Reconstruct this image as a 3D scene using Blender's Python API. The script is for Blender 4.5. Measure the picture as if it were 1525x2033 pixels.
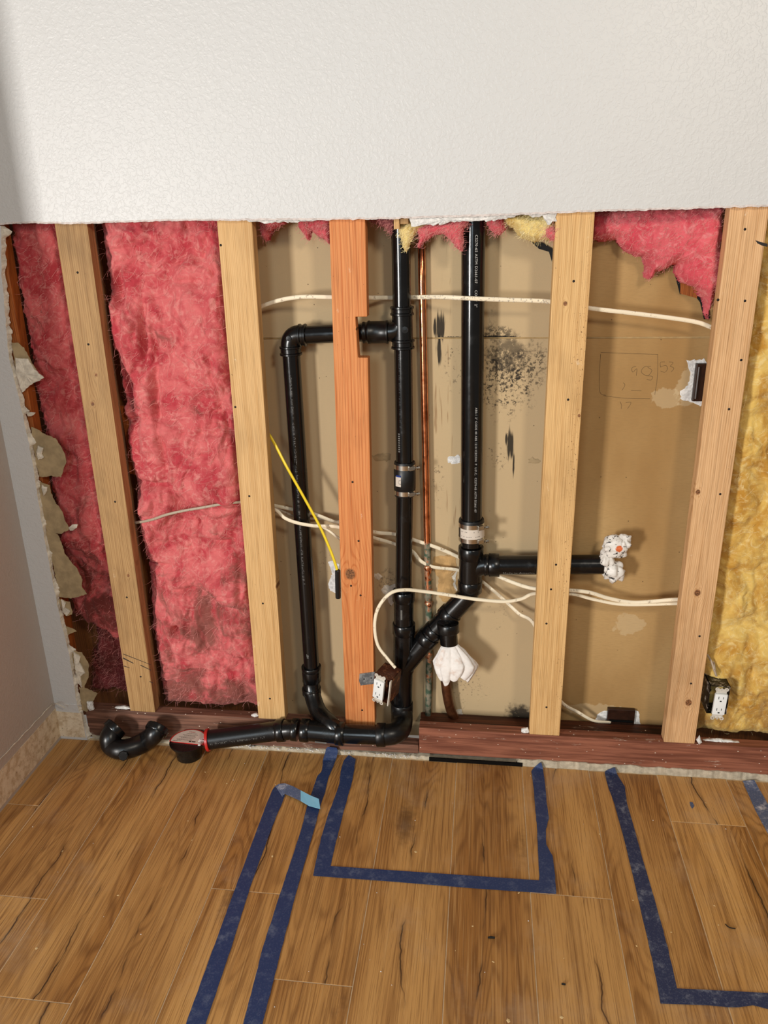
import bpy, bmesh, math, random
import numpy as np
from mathutils import Vector, Matrix
random.seed(7); rng = np.random.default_rng(7)
for o in list(bpy.data.objects): bpy.data.objects.remove(o)
scene = bpy.context.scene
COL = scene.collection

# ------------------------------------------------------------------ camera
F = 1549.7742
CAM = np.array([0.2191, -2.0154, 1.5595])
RM = np.array([[0.9924, -0.0248, 0.1206], [0.1218, 0.3433, -0.9313], [-0.0183, 0.9389, 0.3437]])
cd = bpy.data.cameras.new('camera'); cam = bpy.data.objects.new('camera', cd); COL.objects.link(cam)
cd.sensor_fit = 'VERTICAL'; cd.sensor_height = 36; cd.lens = F*36/2033; cd.clip_start = .02
m = Matrix([list(RM[i])+[CAM[i]] for i in range(3)]+[[0, 0, 0, 1]])
q = m.to_quaternion(); q.normalize()
cam.rotation_mode = 'QUATERNION'; cam.rotation_quaternion = q; cam.location = CAM
scene.camera = cam

# ------------------------------------------------------------------ light
w = bpy.data.worlds.new('world'); scene.world = w; w.use_nodes = True
w.node_tree.nodes['Background'].inputs[0].default_value = (1.0, .89, .78, 1)
w.node_tree.nodes['Background'].inputs[1].default_value = .21

def area(name, loc, target, sx, sy, energy, color):
    l = bpy.data.lights.new(name, 'AREA'); l.shape = 'RECTANGLE'; l.size = sx; l.size_y = sy
    l.energy = energy; l.color = color
    o = bpy.data.objects.new(name, l); COL.objects.link(o); o.location = loc
    o.rotation_euler = (Vector(target)-Vector(loc)).to_track_quat('-Z', 'Y').to_euler()
    return o
area('patio_window_light', (-2.9, -4.9, 1.25), (0.3, 0, .8), .6, 1.2, 245, (1, .97, .93))
area('window_light', (-.55, -4.6, 2.3), (0, 0, 1.4), .75, 1.6, 42, (.74, .90, 1))
area('ceiling_lamp_light', (1.3, -2.5, 2.6), (-0.6, 0, .5), .35, .35, 30, (1, .90, .76))
vs = scene.view_settings
vs.view_transform = 'Standard'; vs.look = 'None'; vs.gamma = 1; vs.use_curve_mapping = False
vs.exposure = -0.14

# ------------------------------------------------------------------ helpers
def at(u, v, y=None, z=None):
    """point of the photograph's view ray on the plane y=.. or z=.. (photo measured at 1525x2033)"""
    ray = RM @ np.array([(u-762.5)/F, -(v-1016.5)/F, -1])
    t = (y-CAM[1])/ray[1] if y is not None else (z-CAM[2])/ray[2]
    return Vector(CAM+t*ray)

def sc(c, k=1.0):   # sRGB 0..255 -> linear
    r = []
    for x in c[:3]:
        x = x/255
        r.append(k*(x/12.92 if x <= .04045 else ((x+.055)/1.055)**2.4))
    return (*r, 1)

def link(name, me, mats, parent=None, smooth=False, origin='base'):
    vs_ = np.empty(len(me.vertices)*3); me.vertices.foreach_get('co', vs_); vs_ = vs_.reshape(-1, 3)
    if origin == 'base':
        org = np.array([(vs_[:, 0].min()+vs_[:, 0].max())/2, (vs_[:, 1].min()+vs_[:, 1].max())/2, vs_[:, 2].min()])
    else: org = np.zeros(3)
    me.vertices.foreach_set('co', (vs_-org).ravel())
    me.update()
    if smooth: me.polygons.foreach_set('use_smooth', [True]*len(me.polygons))
    o = bpy.data.objects.new(name, me); COL.objects.link(o)
    for mt in (mats if isinstance(mats, (list, tuple)) else [mats]): me.materials.append(mt)
    o['_w'] = [float(a) for a in org]
    if parent is not None:
        o.parent = parent
        pw = parent['_w']; o.location = [org[i]-pw[i] for i in range(3)]
    else: o.location = org
    return o

def empty(name, loc, label=None, cat=None, group=None):
    o = bpy.data.objects.new(name, None); COL.objects.link(o); o.location = loc; o.empty_display_size = .05
    o['_w'] = [float(a) for a in loc]
    return tag(o, label, cat, group)

def tag(o, label=None, cat=None, group=None, kind=None):
    if label: o['label'] = label
    if cat: o['category'] = cat
    if group: o['group'] = group
    if kind: o['kind'] = kind
    return o

class MB:
    """collects vertices and faces for one mesh"""
    def __init__(s): s.v = []; s.f = []; s.mi = []
    def add(s, vs, fs, mi=0):
        b = len(s.v); s.v += [tuple(a) for a in vs]; s.f += [tuple(b+i for i in f) for f in fs]; s.mi += [mi]*len(fs)
    def box(s, a, b, mi=0, R=None, c=None):
        x0, y0, z0 = a; x1, y1, z1 = b
        vs = [Vector(p) for p in [(x0,y0,z0),(x1,y0,z0),(x1,y1,z0),(x0,y1,z0),(x0,y0,z1),(x1,y0,z1),(x1,y1,z1),(x0,y1,z1)]]
        if R is not None: vs = [R @ p + Vector(c) for p in vs]
        s.add(vs, [(0,3,2,1),(4,5,6,7),(0,1,5,4),(1,2,6,5),(2,3,7,6),(3,0,4,7)], mi)
    def tube(s, pts, r, n=16, caps=True, mi=0, ry=None, bumps=None):
        """sweep a circle (or ellipse r x ry) along pts; r may be a list"""
        pts = [Vector(p) for p in pts]; k = len(pts)
        rs = r if isinstance(r, (list, tuple)) else [r]*k
        T = []
        for i in range(k):
            d = (pts[min(i+1, k-1)]-pts[max(i-1, 0)])
            if d.length < 1e-9: d = (pts[-1]-pts[0])
            T.append(d.normalized())
        up = Vector((0, 0, 1)) if abs(T[0].z) < .9 else Vector((0, -1, 0))
        nrm = (up - T[0]*up.dot(T[0])).normalized(); vs = []
        for i in range(k):
            nrm = (nrm - T[i]*nrm.dot(T[i])).normalized(); bn = T[i].cross(nrm)
            for j in range(n):
                a = 2*math.pi*j/n; ra = rs[i]; rb = ra if ry is None else ry*ra/rs[0]
                vs.append(pts[i]+nrm*math.cos(a)*ra+bn*math.sin(a)*rb)
        fs = [(i*n+j, i*n+(j+1) % n, (i+1)*n+(j+1) % n, (i+1)*n+j) for i in range(k-1) for j in range(n)]
        if caps: fs += [tuple(reversed(range(n))), tuple(range((k-1)*n, k*n))]
        s.add(vs, fs, mi)
    def lathe(s, p, axis, prof, n=24, mi=0):
        """revolve prof [(along, radius)] about axis through p"""
        p = Vector(p); a = Vector(axis).normalized(); s.tube([p+a*t for t, _ in prof], 1, 3, False) if False else None
        up = Vector((0, 0, 1)) if abs(a.z) < .9 else Vector((0, -1, 0))
        e1 = (up-a*up.dot(a)).normalized(); e2 = a.cross(e1); vs = []
        for t, r in prof:
            for j in range(n):
                th = 2*math.pi*j/n; vs.append(p+a*t+e1*math.cos(th)*r+e2*math.sin(th)*r)
        k = len(prof)
        fs = [(i*n+j, i*n+(j+1) % n, (i+1)*n+(j+1) % n, (i+1)*n+j) for i in range(k-1) for j in range(n)]
        s.add(vs, fs, mi)
    def prism(s, poly, d, mi=0):
        """poly: list of 3D points (planar), extruded by vector d"""
        n = len(poly); a = [Vector(p) for p in poly]; b = [p+Vector(d) for p in a]
        s.add(a+b, [tuple(range(n)), tuple(reversed(range(n, 2*n)))]+[(i, i+n, (i+1) % n+n, (i+1) % n) for i in range(n)], mi)
    def build(s, name, mats, parent=None, smooth=False, bevel=0, origin='base', auto=None):
        me = bpy.data.meshes.new(name); me.from_pydata(s.v, [], s.f); me.update()
        bm = bmesh.new(); bm.from_mesh(me)
        for f, mi in zip(bm.faces, s.mi): f.material_index = mi
        bmesh.ops.recalc_face_normals(bm, faces=bm.faces)
        if bevel:
            es = [e for e in bm.edges if len(e.link_faces) == 2 and e.calc_face_angle(0) > .6]
            bmesh.ops.bevel(bm, geom=es, offset=bevel, segments=2, affect='EDGES', profile=.6)
        bm.to_mesh(me); bm.free()
        o = link(name, me, mats, parent, smooth or bool(auto), origin)
        if auto:
            me2 = o.data; 
            bm = bmesh.new(); bm.from_mesh(me2)
            for e in bm.edges:
                if len(e.link_faces) == 2 and e.calc_face_angle(0) > auto: e.smooth = False
            bm.to_mesh(me2); bm.free()
        return o

def fillet(pts, rad, seg=8):
    pts = [Vector(p) for p in pts]; out = [pts[0]]
    for i in range(1, len(pts)-1):
        a, b, c = pts[i-1:i+2]; d1 = (a-b); d2 = (c-b); ang = d1.angle(d2)
        t = min(rad/math.tan(ang/2), d1.length*.49 if i > 1 else d1.length*.98, d2.length*.49 if i < len(pts)-2 else d2.length*.98)
        p, r_ = b+d1.normalized()*t, b+d2.normalized()*t
        for k in range(seg+1):
            s = k/seg; out.append(p.lerp(b, s).lerp(b.lerp(r_, s), s))
    out.append(pts[-1]); return out

def spline(pts, seg=8):
    P = [Vector(p) for p in pts]; P = [P[0]*2-P[1]]+P+[P[-1]*2-P[-2]]; out = []
    for i in range(1, len(P)-2):
        for k in range(seg):
            t = k/seg; a, b, c, d = P[i-1:i+3]
            out.append(.5*((2*b)+(c-a)*t+(2*a-5*b+4*c-d)*t*t+(3*b-a-3*c+d)*t**3))
    out.append(P[-2]); return out

# numpy value noise -------------------------------------------------
def _h(ix, iy, iz, s):
    n = (ix*374761393+iy*668265263+iz*2147483647+s*1274126177) & 0xffffffff
    n = ((n ^ (n >> 13))*1274126177) & 0xffffffff
    n = (n ^ (n >> 16)) & 0xffffffff
    return n/4294967295.0
def vnoise(p, s=0):
    p = np.asarray(p, float); i = np.floor(p).astype(np.int64); f = p-i; f = f*f*f*(f*(f*6-15)+10)
    r = 0
    for dx in (0, 1):
        for dy in (0, 1):
            for dz in (0, 1):
                wgt = (f[:, 0] if dx else 1-f[:, 0])*(f[:, 1] if dy else 1-f[:, 1])*(f[:, 2] if dz else 1-f[:, 2])
                r = r+wgt*_h(i[:, 0]+dx, i[:, 1]+dy, i[:, 2]+dz, s)
    return r
def fbm(p, o=4, s=0, g=.5):
    a = 1; t = 0; r = 0; p = np.asarray(p, float)
    for k in range(o): r = r+a*vnoise(p*2**k, s+k*17); t += a; a *= g
    return r/t
def billow(p, o=3, s=0):
    a = 1; t = 0; r = 0; p = np.asarray(p, float)
    for k in range(o): r = r+a*np.abs(2*vnoise(p*2**k, s+k*31)-1); t += a; a *= .5
    return r/t

# shader DSL ---------------------------------------------------------
class Mat:
    def __init__(s, name, rough=.6, spec=.5, metal=0):
        s.m = bpy.data.materials.new(name); s.m.use_nodes = True; s.t = s.m.node_tree; s.b = s.t.nodes['Principled BSDF']
        s.b.inputs['Roughness'].default_value = rough; s.b.inputs['Specular IOR Level'].default_value = spec
        s.b.inputs['Metallic'].default_value = metal
    def _s(s, inp, val):
        if hasattr(val, 'links') or isinstance(val, bpy.types.NodeSocket): s.t.links.new(val, inp)
        else: inp.default_value = val
    def co(s, kind='Object', scale=(1, 1, 1), rnd=0, loc=(0, 0, 0)):
        if kind == 'World': out = s.t.nodes.new('ShaderNodeNewGeometry').outputs['Position']
        else: out = s.t.nodes.new('ShaderNodeTexCoord').outputs[kind]
        mp = s.t.nodes.new('ShaderNodeMapping'); s.t.links.new(out, mp.inputs[0]); mp.inputs['Scale'].default_value = scale
        mp.inputs['Location'].default_value = loc
        if rnd:
            oi = s.t.nodes.new('ShaderNodeObjectInfo'); cm = s.t.nodes.new('ShaderNodeVectorMath'); cm.operation = 'SCALE'
            cm.inputs[0].default_value = (13.7*rnd, 7.3*rnd, 23.1*rnd); s.t.links.new(oi.outputs['Random'], cm.inputs['Scale'])
            ad = s.t.nodes.new('ShaderNodeVectorMath'); s.t.links.new(mp.outputs[0], ad.inputs[0]); s.t.links.new(cm.outputs[0], ad.inputs[1])
            return ad.outputs[0]
        return mp.outputs[0]
    def noise(s, vec, scale=5, detail=4, rough=.5, dist=0):
        n = s.t.nodes.new('ShaderNodeTexNoise'); s._s(n.inputs['Vector'], vec); n.inputs['Scale'].default_value = scale
        n.inputs['Detail'].default_value = detail; n.inputs['Roughness'].default_value = rough; n.inputs['Distortion'].default_value = dist
        return n.outputs['Fac']
    def voro(s, vec, scale=5, feat='F1'):
        n = s.t.nodes.new('ShaderNodeTexVoronoi'); n.feature = feat; s._s(n.inputs['Vector'], vec); n.inputs['Scale'].default_value = scale
        return n.outputs['Distance']
    def ramp(s, fac, a, b, smooth=True):
        n = s.t.nodes.new('ShaderNodeMapRange'); n.interpolation_type = 'SMOOTHSTEP' if smooth else 'LINEAR'
        s._s(n.inputs[0], fac); n.inputs[1].default_value = a; n.inputs[2].default_value = b; return n.outputs[0]
    def math(s, op, a, b=0, c=None):
        n = s.t.nodes.new('ShaderNodeMath'); n.operation = op; s._s(n.inputs[0], a); s._s(n.inputs[1], b)
        if c is not None: s._s(n.inputs[2], c)
        return n.outputs[0]
    def mix(s, fac, a, b, mode='MIX'):
        n = s.t.nodes.new('ShaderNodeMix'); n.data_type = 'RGBA'; n.blend_type = mode
        s._s(n.inputs[0], fac); s._s(n.inputs[6], a); s._s(n.inputs[7], b); return n.outputs[2]
    def sep(s, vec):
        n = s.t.nodes.new('ShaderNodeSeparateXYZ'); s._s(n.inputs[0], vec); return n.outputs
    def comb(s, x, y, z):
        n = s.t.nodes.new('ShaderNodeCombineXYZ'); s._s(n.inputs[0], x); s._s(n.inputs[1], y); s._s(n.inputs[2], z); return n.outputs[0]
    def ell(s, xyz, cx, cz, rx, rz, ax=0, az=2):
        """1 inside an ellipse in the x-z plane falling to 0 at its rim"""
        a = s.math('MULTIPLY', s.math('SUBTRACT', xyz[ax], cx), 1/rx); b = s.math('MULTIPLY', s.math('SUBTRACT', xyz[az], cz), 1/rz)
        d = s.math('SQRT', s.math('ADD', s.math('MULTIPLY', a, a), s.math('MULTIPLY', b, b)))
        return s.math('SUBTRACT', 1, d)
    def color(s, c): s._s(s.b.inputs['Base Color'], c); return s
    def rough(s, c): s._s(s.b.inputs['Roughness'], c); return s
    def bump(s, h, strength=.5, dist=.002):
        n = s.t.nodes.new('ShaderNodeBump'); n.inputs['Strength'].default_value = strength; n.inputs['Distance'].default_value = dist
        s._s(n.inputs['Height'], h); s.t.links.new(n.outputs[0], s.b.inputs['Normal']); return s
    def rand(s): return s.t.nodes.new('ShaderNodeObjectInfo').outputs['Random']

def plain(name, c, rough=.6, spec=.5, metal=0, bumpy=0, var=.1):
    M = Mat(name, rough, spec, metal); n = M.noise(M.co(), 60, 4)
    c = sc(c); d = tuple(x*(1-var*2) for x in c[:3])+(1,)
    M.color(M.mix(M.ramp(n, .3, .7), d, c))
    if bumpy: M.bump(M.noise(M.co(), 300, 3), .4, bumpy)
    return M.m
# ------------------------------------------------------------------ materials
def drywall_paint(name, c, fine=1.0):
    M = Mat(name, .42, .5); v = M.co('World')
    n = M.noise(v, 105*fine, 3, .5, .6); n2 = M.noise(v, 38*fine, 2); n3 = M.noise(v, 300, 2)
    h = M.math('ADD', M.ramp(n, .42, .62), M.math('MULTIPLY', n3, .15))
    M.color(M.mix(M.math('MULTIPLY', n2, .3), sc(c), sc(tuple(x*.94 for x in c))))
    M.bump(h, .34, .0010); return M.m
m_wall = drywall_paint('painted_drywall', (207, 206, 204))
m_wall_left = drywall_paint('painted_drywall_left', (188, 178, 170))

def gypsum(name, c, a=60):
    M = Mat(name, .9, .1); n = M.noise(M.co('World'), a, 6, .6)
    M.color(M.mix(M.ramp(n, .35, .65), sc(tuple(x*.86 for x in c)), sc(c))).bump(n, .8, .003); return M.m
m_gyp = gypsum('gypsum_core', (236, 226, 208)); m_white = gypsum('white_plaster', (240, 238, 234), 120)
m_scar = None
def scar():
    M = Mat('unpainted_skirting_scar', .85, .15); v = M.co('World'); n = M.noise(v, 40, 6, .65); n2 = M.noise(v, 130, 4, .6)
    c = M.mix(M.ramp(n, .35, .6), sc((196, 172, 140)), sc((228, 211, 184)))
    c = M.mix(M.ramp(n2, .63, .72), c, sc((120, 98, 74))); M.color(c).bump(n2, .6, .002); return M.m
m_scar = scar()

def kraft():
    """grey-brown paper of the far drywall: mould, burn streaks and water marks with shapes of their own"""
    M = Mat('kraft_paper_back', .75, .25); v = M.co('World'); xyz = M.sep(v)
    big = M.noise(M.co('World', (1.2, 1, .5)), 3.2, 4); fine = M.noise(M.co('World', (60, 60, 400)), 1, 3)
    c = M.mix(M.ramp(big, .3, .7), sc((158, 122, 74)), sc((184, 150, 100)))
    c = M.mix(M.math('MULTIPLY', M.ramp(fine, .4, .75), .22), c, sc((140, 112, 74)))
    # left/middle bays are greyer and paler than the right one
    grey = M.ramp(xyz[0], .44, .40); c = M.mix(M.math('MULTIPLY', grey, .62), c, sc((206, 186, 150)))
    # fine drips
    dr = M.noise(M.co('World', (90, 1, 5)), 1, 3, .6, .4); zone = M.ell(xyz, .13, .9, .11, .75)
    c = M.mix(M.math('MULTIPLY', M.math('MULTIPLY', M.ramp(dr, .6, .68), M.ramp(zone, 0, .4)), .55), c, sc((120, 78, 40)))
    # mould
    sp = M.noise(v, 120, 6, .7); sp2 = M.noise(v, 34, 5, .6)
    for cx, cz, rx, rz, st, k in MOULD:
        e = M.math('ADD', M.ell(xyz, cx, cz, rx, rz), M.math('MULTIPLY', M.math('SUBTRACT', sp2, .5), 1.5))
        mk = M.math('MULTIPLY', M.ramp(e, .05, .6), M.ramp(sp, k, k+.09))
        c = M.mix(M.math('MULTIPLY', mk, st), c, sc((44, 38, 32)))
    st_n = M.noise(M.co('World', (180, 1, 9)), 1, 4, .6)
    for cx, cz, rx, rz in STREAK:
        e = M.math('ADD', M.ell(xyz, cx, cz, rx, rz), M.math('MULTIPLY', M.math('SUBTRACT', st_n, .5), 1.6))
        c = M.mix(M.math('MULTIPLY', M.ramp(e, .15, .5), .93), c, sc((22, 19, 17)))
    dots = M.voro(v, 26); c = M.mix(M.math('MULTIPLY', M.ramp(dots, .05, .03), .8), c, sc((60, 44, 28)))
    for cx, cz, rx, rz in PALE:
        e = M.math('ADD', M.ell(xyz, cx, cz, rx, rz), M.math('MULTIPLY', M.math('SUBTRACT', sp2, .5), 1.4))
        c = M.mix(M.math('MULTIPLY', M.ramp(e, .2, .3), .3), c, sc((214, 196, 160)))
    M.color(c); M.bump(M.noise(v, 200, 3), .2, .001); return M.m
YB = .13
def _e(u, v, ru, rv): a = at(u, v, y=YB); return (a.x, a.z, ru/720, rv/700)
MOULD = [(*_e(1010, 705, 55, 45), .7, .36), (*_e(1005, 770, 75, 70), .85, .52), (*_e(1050, 730, 50, 55), .8, .48), (*_e(1000, 740, 50, 40), .7, .45), (*_e(905, 730, 30, 60), .8, .56),
         (*_e(985, 660, 45, 16), .7, .42), (*_e(975, 720, 25, 110), .6, .5), (*_e(990, 905, 28, 30), .8, .55), (*_e(1030, 1420, 45, 40), .95, .30), (*_e(960, 1440, 90, 14), .9, .35),
         (*_e(780, 1160, 50, 45), .5, .5), (*_e(930, 1370, 55, 60), .6, .56), (*_e(870, 950, 20, 90), .6, .57), (*_e(650, 1120, 40, 40), .5, .57), (*_e(985, 1225, 30, 60), .5, .58)]
STREAK = [_e(875, 652, 13, 40), _e(872, 695, 7, 40), _e(863, 650, 4, 22), _e(1013, 882, 10, 40), _e(1006, 870, 4, 20), _e(1020, 925, 3, 34), _e(985, 669, 60, 3.5), _e(900, 670, 50, 2.5)]
PALE = [_e(1320, 790, 40, 22), _e(1250, 1240, 40, 30), _e(1180, 1410, 90, 22), _e(1370, 770, 30, 50)]
m_kraft = kraft()
m_paper = gypsum('torn_brown_paper', (178, 156, 120), 25)

def pine(name, base, dark, knots=(), dirt=.25, smear=.35, mottle=0, freq=430):
    """vertical boards: grain runs along local z and bends round the knots (x, z, radius)"""
    M = Mat(name, .62, .3); v = M.co(); xyz = M.sep(v)
    lo = M.noise(M.co('Object', (7, 7, .8), 1), 1, 3); X = M.math('ADD', xyz[0], M.math('MULTIPLY', lo, .06)); mask = None
    for kx, kz, kr in knots:
        dx = M.math('SUBTRACT', xyz[0], kx); dz = M.math('MULTIPLY', M.math('SUBTRACT', xyz[2], kz), .55)
        d2 = M.math('ADD', M.math('MULTIPLY', dx, dx), M.math('MULTIPLY', dz, dz))
        X = M.math('SUBTRACT', X, M.math('DIVIDE', M.math('MULTIPLY', dx, kr*kr*1.6), M.math('ADD', d2, kr*kr*.5)))
        d = M.math('SQRT', M.math('ADD', M.math('MULTIPLY', dx, dx), M.math('MULTIPLY', M.math('MULTIPLY', dz, dz), 2.4)))
        k = M.ramp(d, kr*.75, kr*.45); mask = k if mask is None else M.math('MAXIMUM', mask, k)
    ring = M.math('SINE', M.math('MULTIPLY', X, freq*3)); wob = M.noise(M.co('Object', (160, 160, 3), 1), 1, 3, .6)
    fib = M.noise(M.co('Object', (700, 700, 9), 2), 1, 2)
    g = M.math('ADD', M.math('MULTIPLY', M.ramp(ring, .1, 1), .5), M.math('MULTIPLY', M.ramp(wob, .42, .66), .6))
    c = M.mix(M.math('MULTIPLY', g, .75), sc(base), sc(dark))
    c = M.mix(M.math('MULTIPLY', M.ramp(fib, .48, .72), .38), c, sc(tuple(x*.6 for x in dark)))
    big = M.noise(M.co('Object', (6, 6, 3), 3), 1, 4, .6)
    c = M.mix(M.math('MULTIPLY', M.ramp(big, .5, .72), dirt), c, sc(tuple(x*.68 for x in dark)))
    c = M.mix(M.math('MULTIPLY', M.ramp(M.noise(M.co('Object', (22, 22, 14), 4), 1, 5, .7), .66, .74), smear), c, sc((238, 222, 196)))
    c = M.mix(M.math('MULTIPLY', M.ramp(M.noise(M.co('Object', (150, 150, 110), 5), 1, 2), .76, .8), .7), c, sc((74, 50, 30)))
    if mottle:
        mo = M.math('MULTIPLY', M.ramp(M.noise(M.co('Object', (210, 210, 150)), 1, 2), .62, .68), M.ramp(xyz[0], .0, .035))
        c = M.mix(M.math('MULTIPLY', M.math('MULTIPLY', mo, M.ramp(M.noise(M.co('Object', (5, 5, 4)), 1, 1), .4, .6)), mottle), c, sc((90, 48, 20)))
    if mask is not None:
        kc = M.mix(M.ramp(M.noise(M.co(), 300, 3), .4, .6), sc((96, 62, 38)), sc((150, 100, 62))); c = M.mix(mask, c, kc)
    M.color(c); M.bump(M.math('ADD', g, M.math('MULTIPLY', fib, .5)), .25, .0012); return M.m
m_studA = pine('pine_brownish', (180, 142, 94), (138, 100, 58), [(-.012, 1.0, .008), (.02, .48, .007), (.01, 1.08, .006)], .5, .3)  # darker brown base: the dimmer light at the left is put into the colour
m_studB = pine('pine_pale', (222, 180, 124), (188, 140, 82), [(.046, .46, .012)], .2, .5)
m_studC = pine('fir_orange', (222, 146, 88), (186, 100, 46), [(-.020, .51, .024), (.02, 1.2, .005)], .35, .5, freq=230)
m_studD = pine('pine_speckled', (226, 184, 126), (190, 142, 84), [(-.012, 1.26, .008), (.04, .98, .006)], .3, .45, mottle=.8)
m_studE = pine('pine_knotty', (226, 182, 134), (186, 136, 86), [(-.004, .49, .014), (.012, .14, .015), (-.036, .78, .010)], .35, .7)
m_studF = pine('fir_dark', (176, 98, 42), (120, 58, 20), (), .3, .1)

def plate_mat(name, c, d, dust):
    M = Mat(name, .6, .3); v = M.co('World', (3, 60, 60)); n = M.noise(v, 1.5, 5, .6, .3)
    col = M.mix(M.ramp(n, .35, .65), sc(d), sc(c)); w_ = M.noise(M.co('World', (9, 30, 30)), 1, 6, .75)
    col = M.mix(M.math('MULTIPLY', M.ramp(w_, .60, .72), dust), col, sc((226, 210, 190)))
    col = M.mix(M.ramp(M.voro(M.co('World', (1, 1, 1.6)), 42), .10, .06), col, sc((222, 204, 186)))
    z = M.sep(M.co('World'))[2]
    M.color(col).bump(n, .5, .002); return M.m
m_plate = plate_mat('redwood_plate', (150, 94, 72), (108, 62, 46), .75)
m_plate_l = plate_mat('old_plate_greyish', (132, 92, 74), (84, 56, 44), .5)
m_plate_d = plate_mat('rear_plate_dark', (92, 50, 30), (48, 26, 18), .25)
m_strip = gypsum('dusty_subfloor_edge', (196, 184, 162), 50)
m_dark = plain('gap_shade_dark', (16, 13, 11), .9, .1)
m_sheath = pine('brown_sheathing', (132, 80, 36), (84, 46, 20), (), .5, .1)

def oak():
    """vinyl oak boards, grain along y, each board shifted by its own random number"""
    M = Mat('oak_plank', .42, .4); r = 9
    P = M.co('Object', (1, 1, 1), r)
    x, y, z = M.sep(P)
    # cathedral figure = contour lines of a stretched noise field
    f = M.noise(M.co('Object', (5.5, .8, 1), r*1.3), 1, 2.6, .5, .35)
    lines = M.math('FRACT', M.math('MULTIPLY', f, 34)); lines = M.math('ABSOLUTE', M.math('SUBTRACT', M.math('MULTIPLY', lines, 2), 1))
    str_ = M.noise(M.co('Object', (75, 1.4, 1), r*.7), 1, 4, .65, .15)
    fib = M.noise(M.co('Object', (420, 6, 1), r*2), 1, 4, .65)
    tone = M.noise(M.co('Object', (6, .8, 1), r*.4), 1, 3)
    c = M.mix(M.ramp(tone, .3, .7), sc((168, 116, 58)), sc((216, 166, 100)))
    c = M.mix(M.math('MULTIPLY', M.math('MULTIPLY', M.ramp(lines, .35, 1), M.ramp(tone, .62, .42)), .5), c, sc((100, 60, 26)))
    c = M.mix(M.math('MULTIPLY', M.ramp(str_, .48, .68), .5), c, sc((112, 70, 32)))
    c = M.mix(M.math('MULTIPLY', M.ramp(fib, .5, .62), .48), c, sc((98, 58, 26)))
    c = M.mix(M.math('MULTIPLY', M.ramp(M.noise(M.co('Object', (340, 4, 1), r*3), 1, 3, .6), .56, .70), .40), c, sc((226, 182, 120)))
    # knots with a darker halo
    kn = M.t.nodes.new('ShaderNodeTexVoronoi'); M._s(kn.inputs['Vector'], M.co('Object', (5.2, 1.7, 1), r*1.9)); kn.inputs['Scale'].default_value = 1
    kd = M.math('ADD', kn.outputs['Distance'], M.math('MULTIPLY', M.math('SUBTRACT', M.noise(P, 60, 5, .6), .5), .16))
    c = M.mix(M.math('MULTIPLY', M.ramp(kd, .20, .02), .75), c, sc((74, 46, 26)))
    # long straight dark cracks
    lx = M.sep(M.co('Object'))[0]; rv = M.rand()
    cyv = M.comb(M.math('MULTIPLY', rv, 50), M.math('MULTIPLY', M.sep(M.co('Object'))[1], 1), 0)
    me_ = M.math('MULTIPLY', M.math('SUBTRACT', M.noise(cyv, 3.2, 5, .5), .5), .13); of = M.math('MULTIPLY', M.math('SUBTRACT', M.math('FRACT', M.math('MULTIPLY', rv, 7.7)), .5), .11)
    cr = M.math('ABSOLUTE', M.math('ADD', lx, M.math('ADD', me_, of)))
    gate = M.ramp(M.noise(cyv, 5.3, 2), .46, .60)
    c = M.mix(M.math('MULTIPLY', M.math('MULTIPLY', M.ramp(cr, .012, .002), gate), .35), c, sc((84, 52, 28)))
    c = M.mix(M.math('MULTIPLY', M.math('MULTIPLY', M.ramp(cr, .0022, .0010), gate), .9), c, sc((44, 27, 16)))
    rn = M.rand(); c = M.mix(M.math('MULTIPLY', rn, .28), c, sc((124, 82, 46)))
    # plaster dust, wiped thin
    D = M.co('World'); du = M.ramp(M.noise(D, 3.2, 6, .7), .5, .78)
    c = M.mix(M.math('MULTIPLY', du, .30), c, sc((200, 176, 148)))
    M.color(c); M.rough(M.math('ADD', .36, M.math('MULTIPLY', M.noise(D, 14, 5), .22)))
    M.bump(M.math('ADD', M.math('MULTIPLY', fib, .6), M.math('MULTIPLY', lines, .3)), .3, .0006); return M.m
m_oak = oak()
m_seam = plain('dusty_seam_filler', (212, 188, 154), .8, .2)

def fibre(name, base, deep, pale, dirt, dirt_amt, zdirt=None):
    M = Mat(name, 1, 0); v = M.co('World')
    a = M.noise(v, 9, 5, .6, 1.2); b = M.noise(v, 26, 6, .65, 2.2); wv = M.noise(M.co('World', (1, 1, 1.2)), 14, 8, .72, 3.5)
    c = M.mix(M.ramp(a, .34, .62), sc(deep), sc(base)); c = M.mix(M.math('MULTIPLY', M.ramp(b, .5, .68), .45), c, sc(pale))
    c = M.mix(M.math('MULTIPLY', M.ramp(wv, .54, .66), .35), c, sc(pale))
    d = M.noise(v, 6.5, 6, .7, 1)
    if zdirt:  # grime has gathered towards the foot of the batt
        z = M.sep(v)[2]; d = M.math('ADD', d, M.math('MULTIPLY', M.ramp(z, zdirt[0], zdirt[1]), .17))
    c = M.mix(M.math('MULTIPLY', M.ramp(d, .56, .74), dirt_amt), c, sc(dirt))
    M.color(c); M.bump(M.noise(v, 110, 6, .7, 2.0), .55, .0035)
    M.b.inputs['Sheen Weight'].default_value = .3; M.b.inputs['Sheen Roughness'].default_value = .6; M.b.inputs['Sheen Tint'].default_value = sc(pale); return M.m
m_pink = fibre('pink_fibreglass', (216, 112, 112), (184, 62, 72), (232, 166, 156), (122, 76, 66), .85, (.8, .1))
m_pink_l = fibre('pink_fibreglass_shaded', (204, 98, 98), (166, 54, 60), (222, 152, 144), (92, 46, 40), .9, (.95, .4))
m_pink_t = fibre('pink_fibreglass_tuft', (226, 104, 112), (204, 70, 84), (240, 176, 172), (150, 90, 84), .3)
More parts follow.
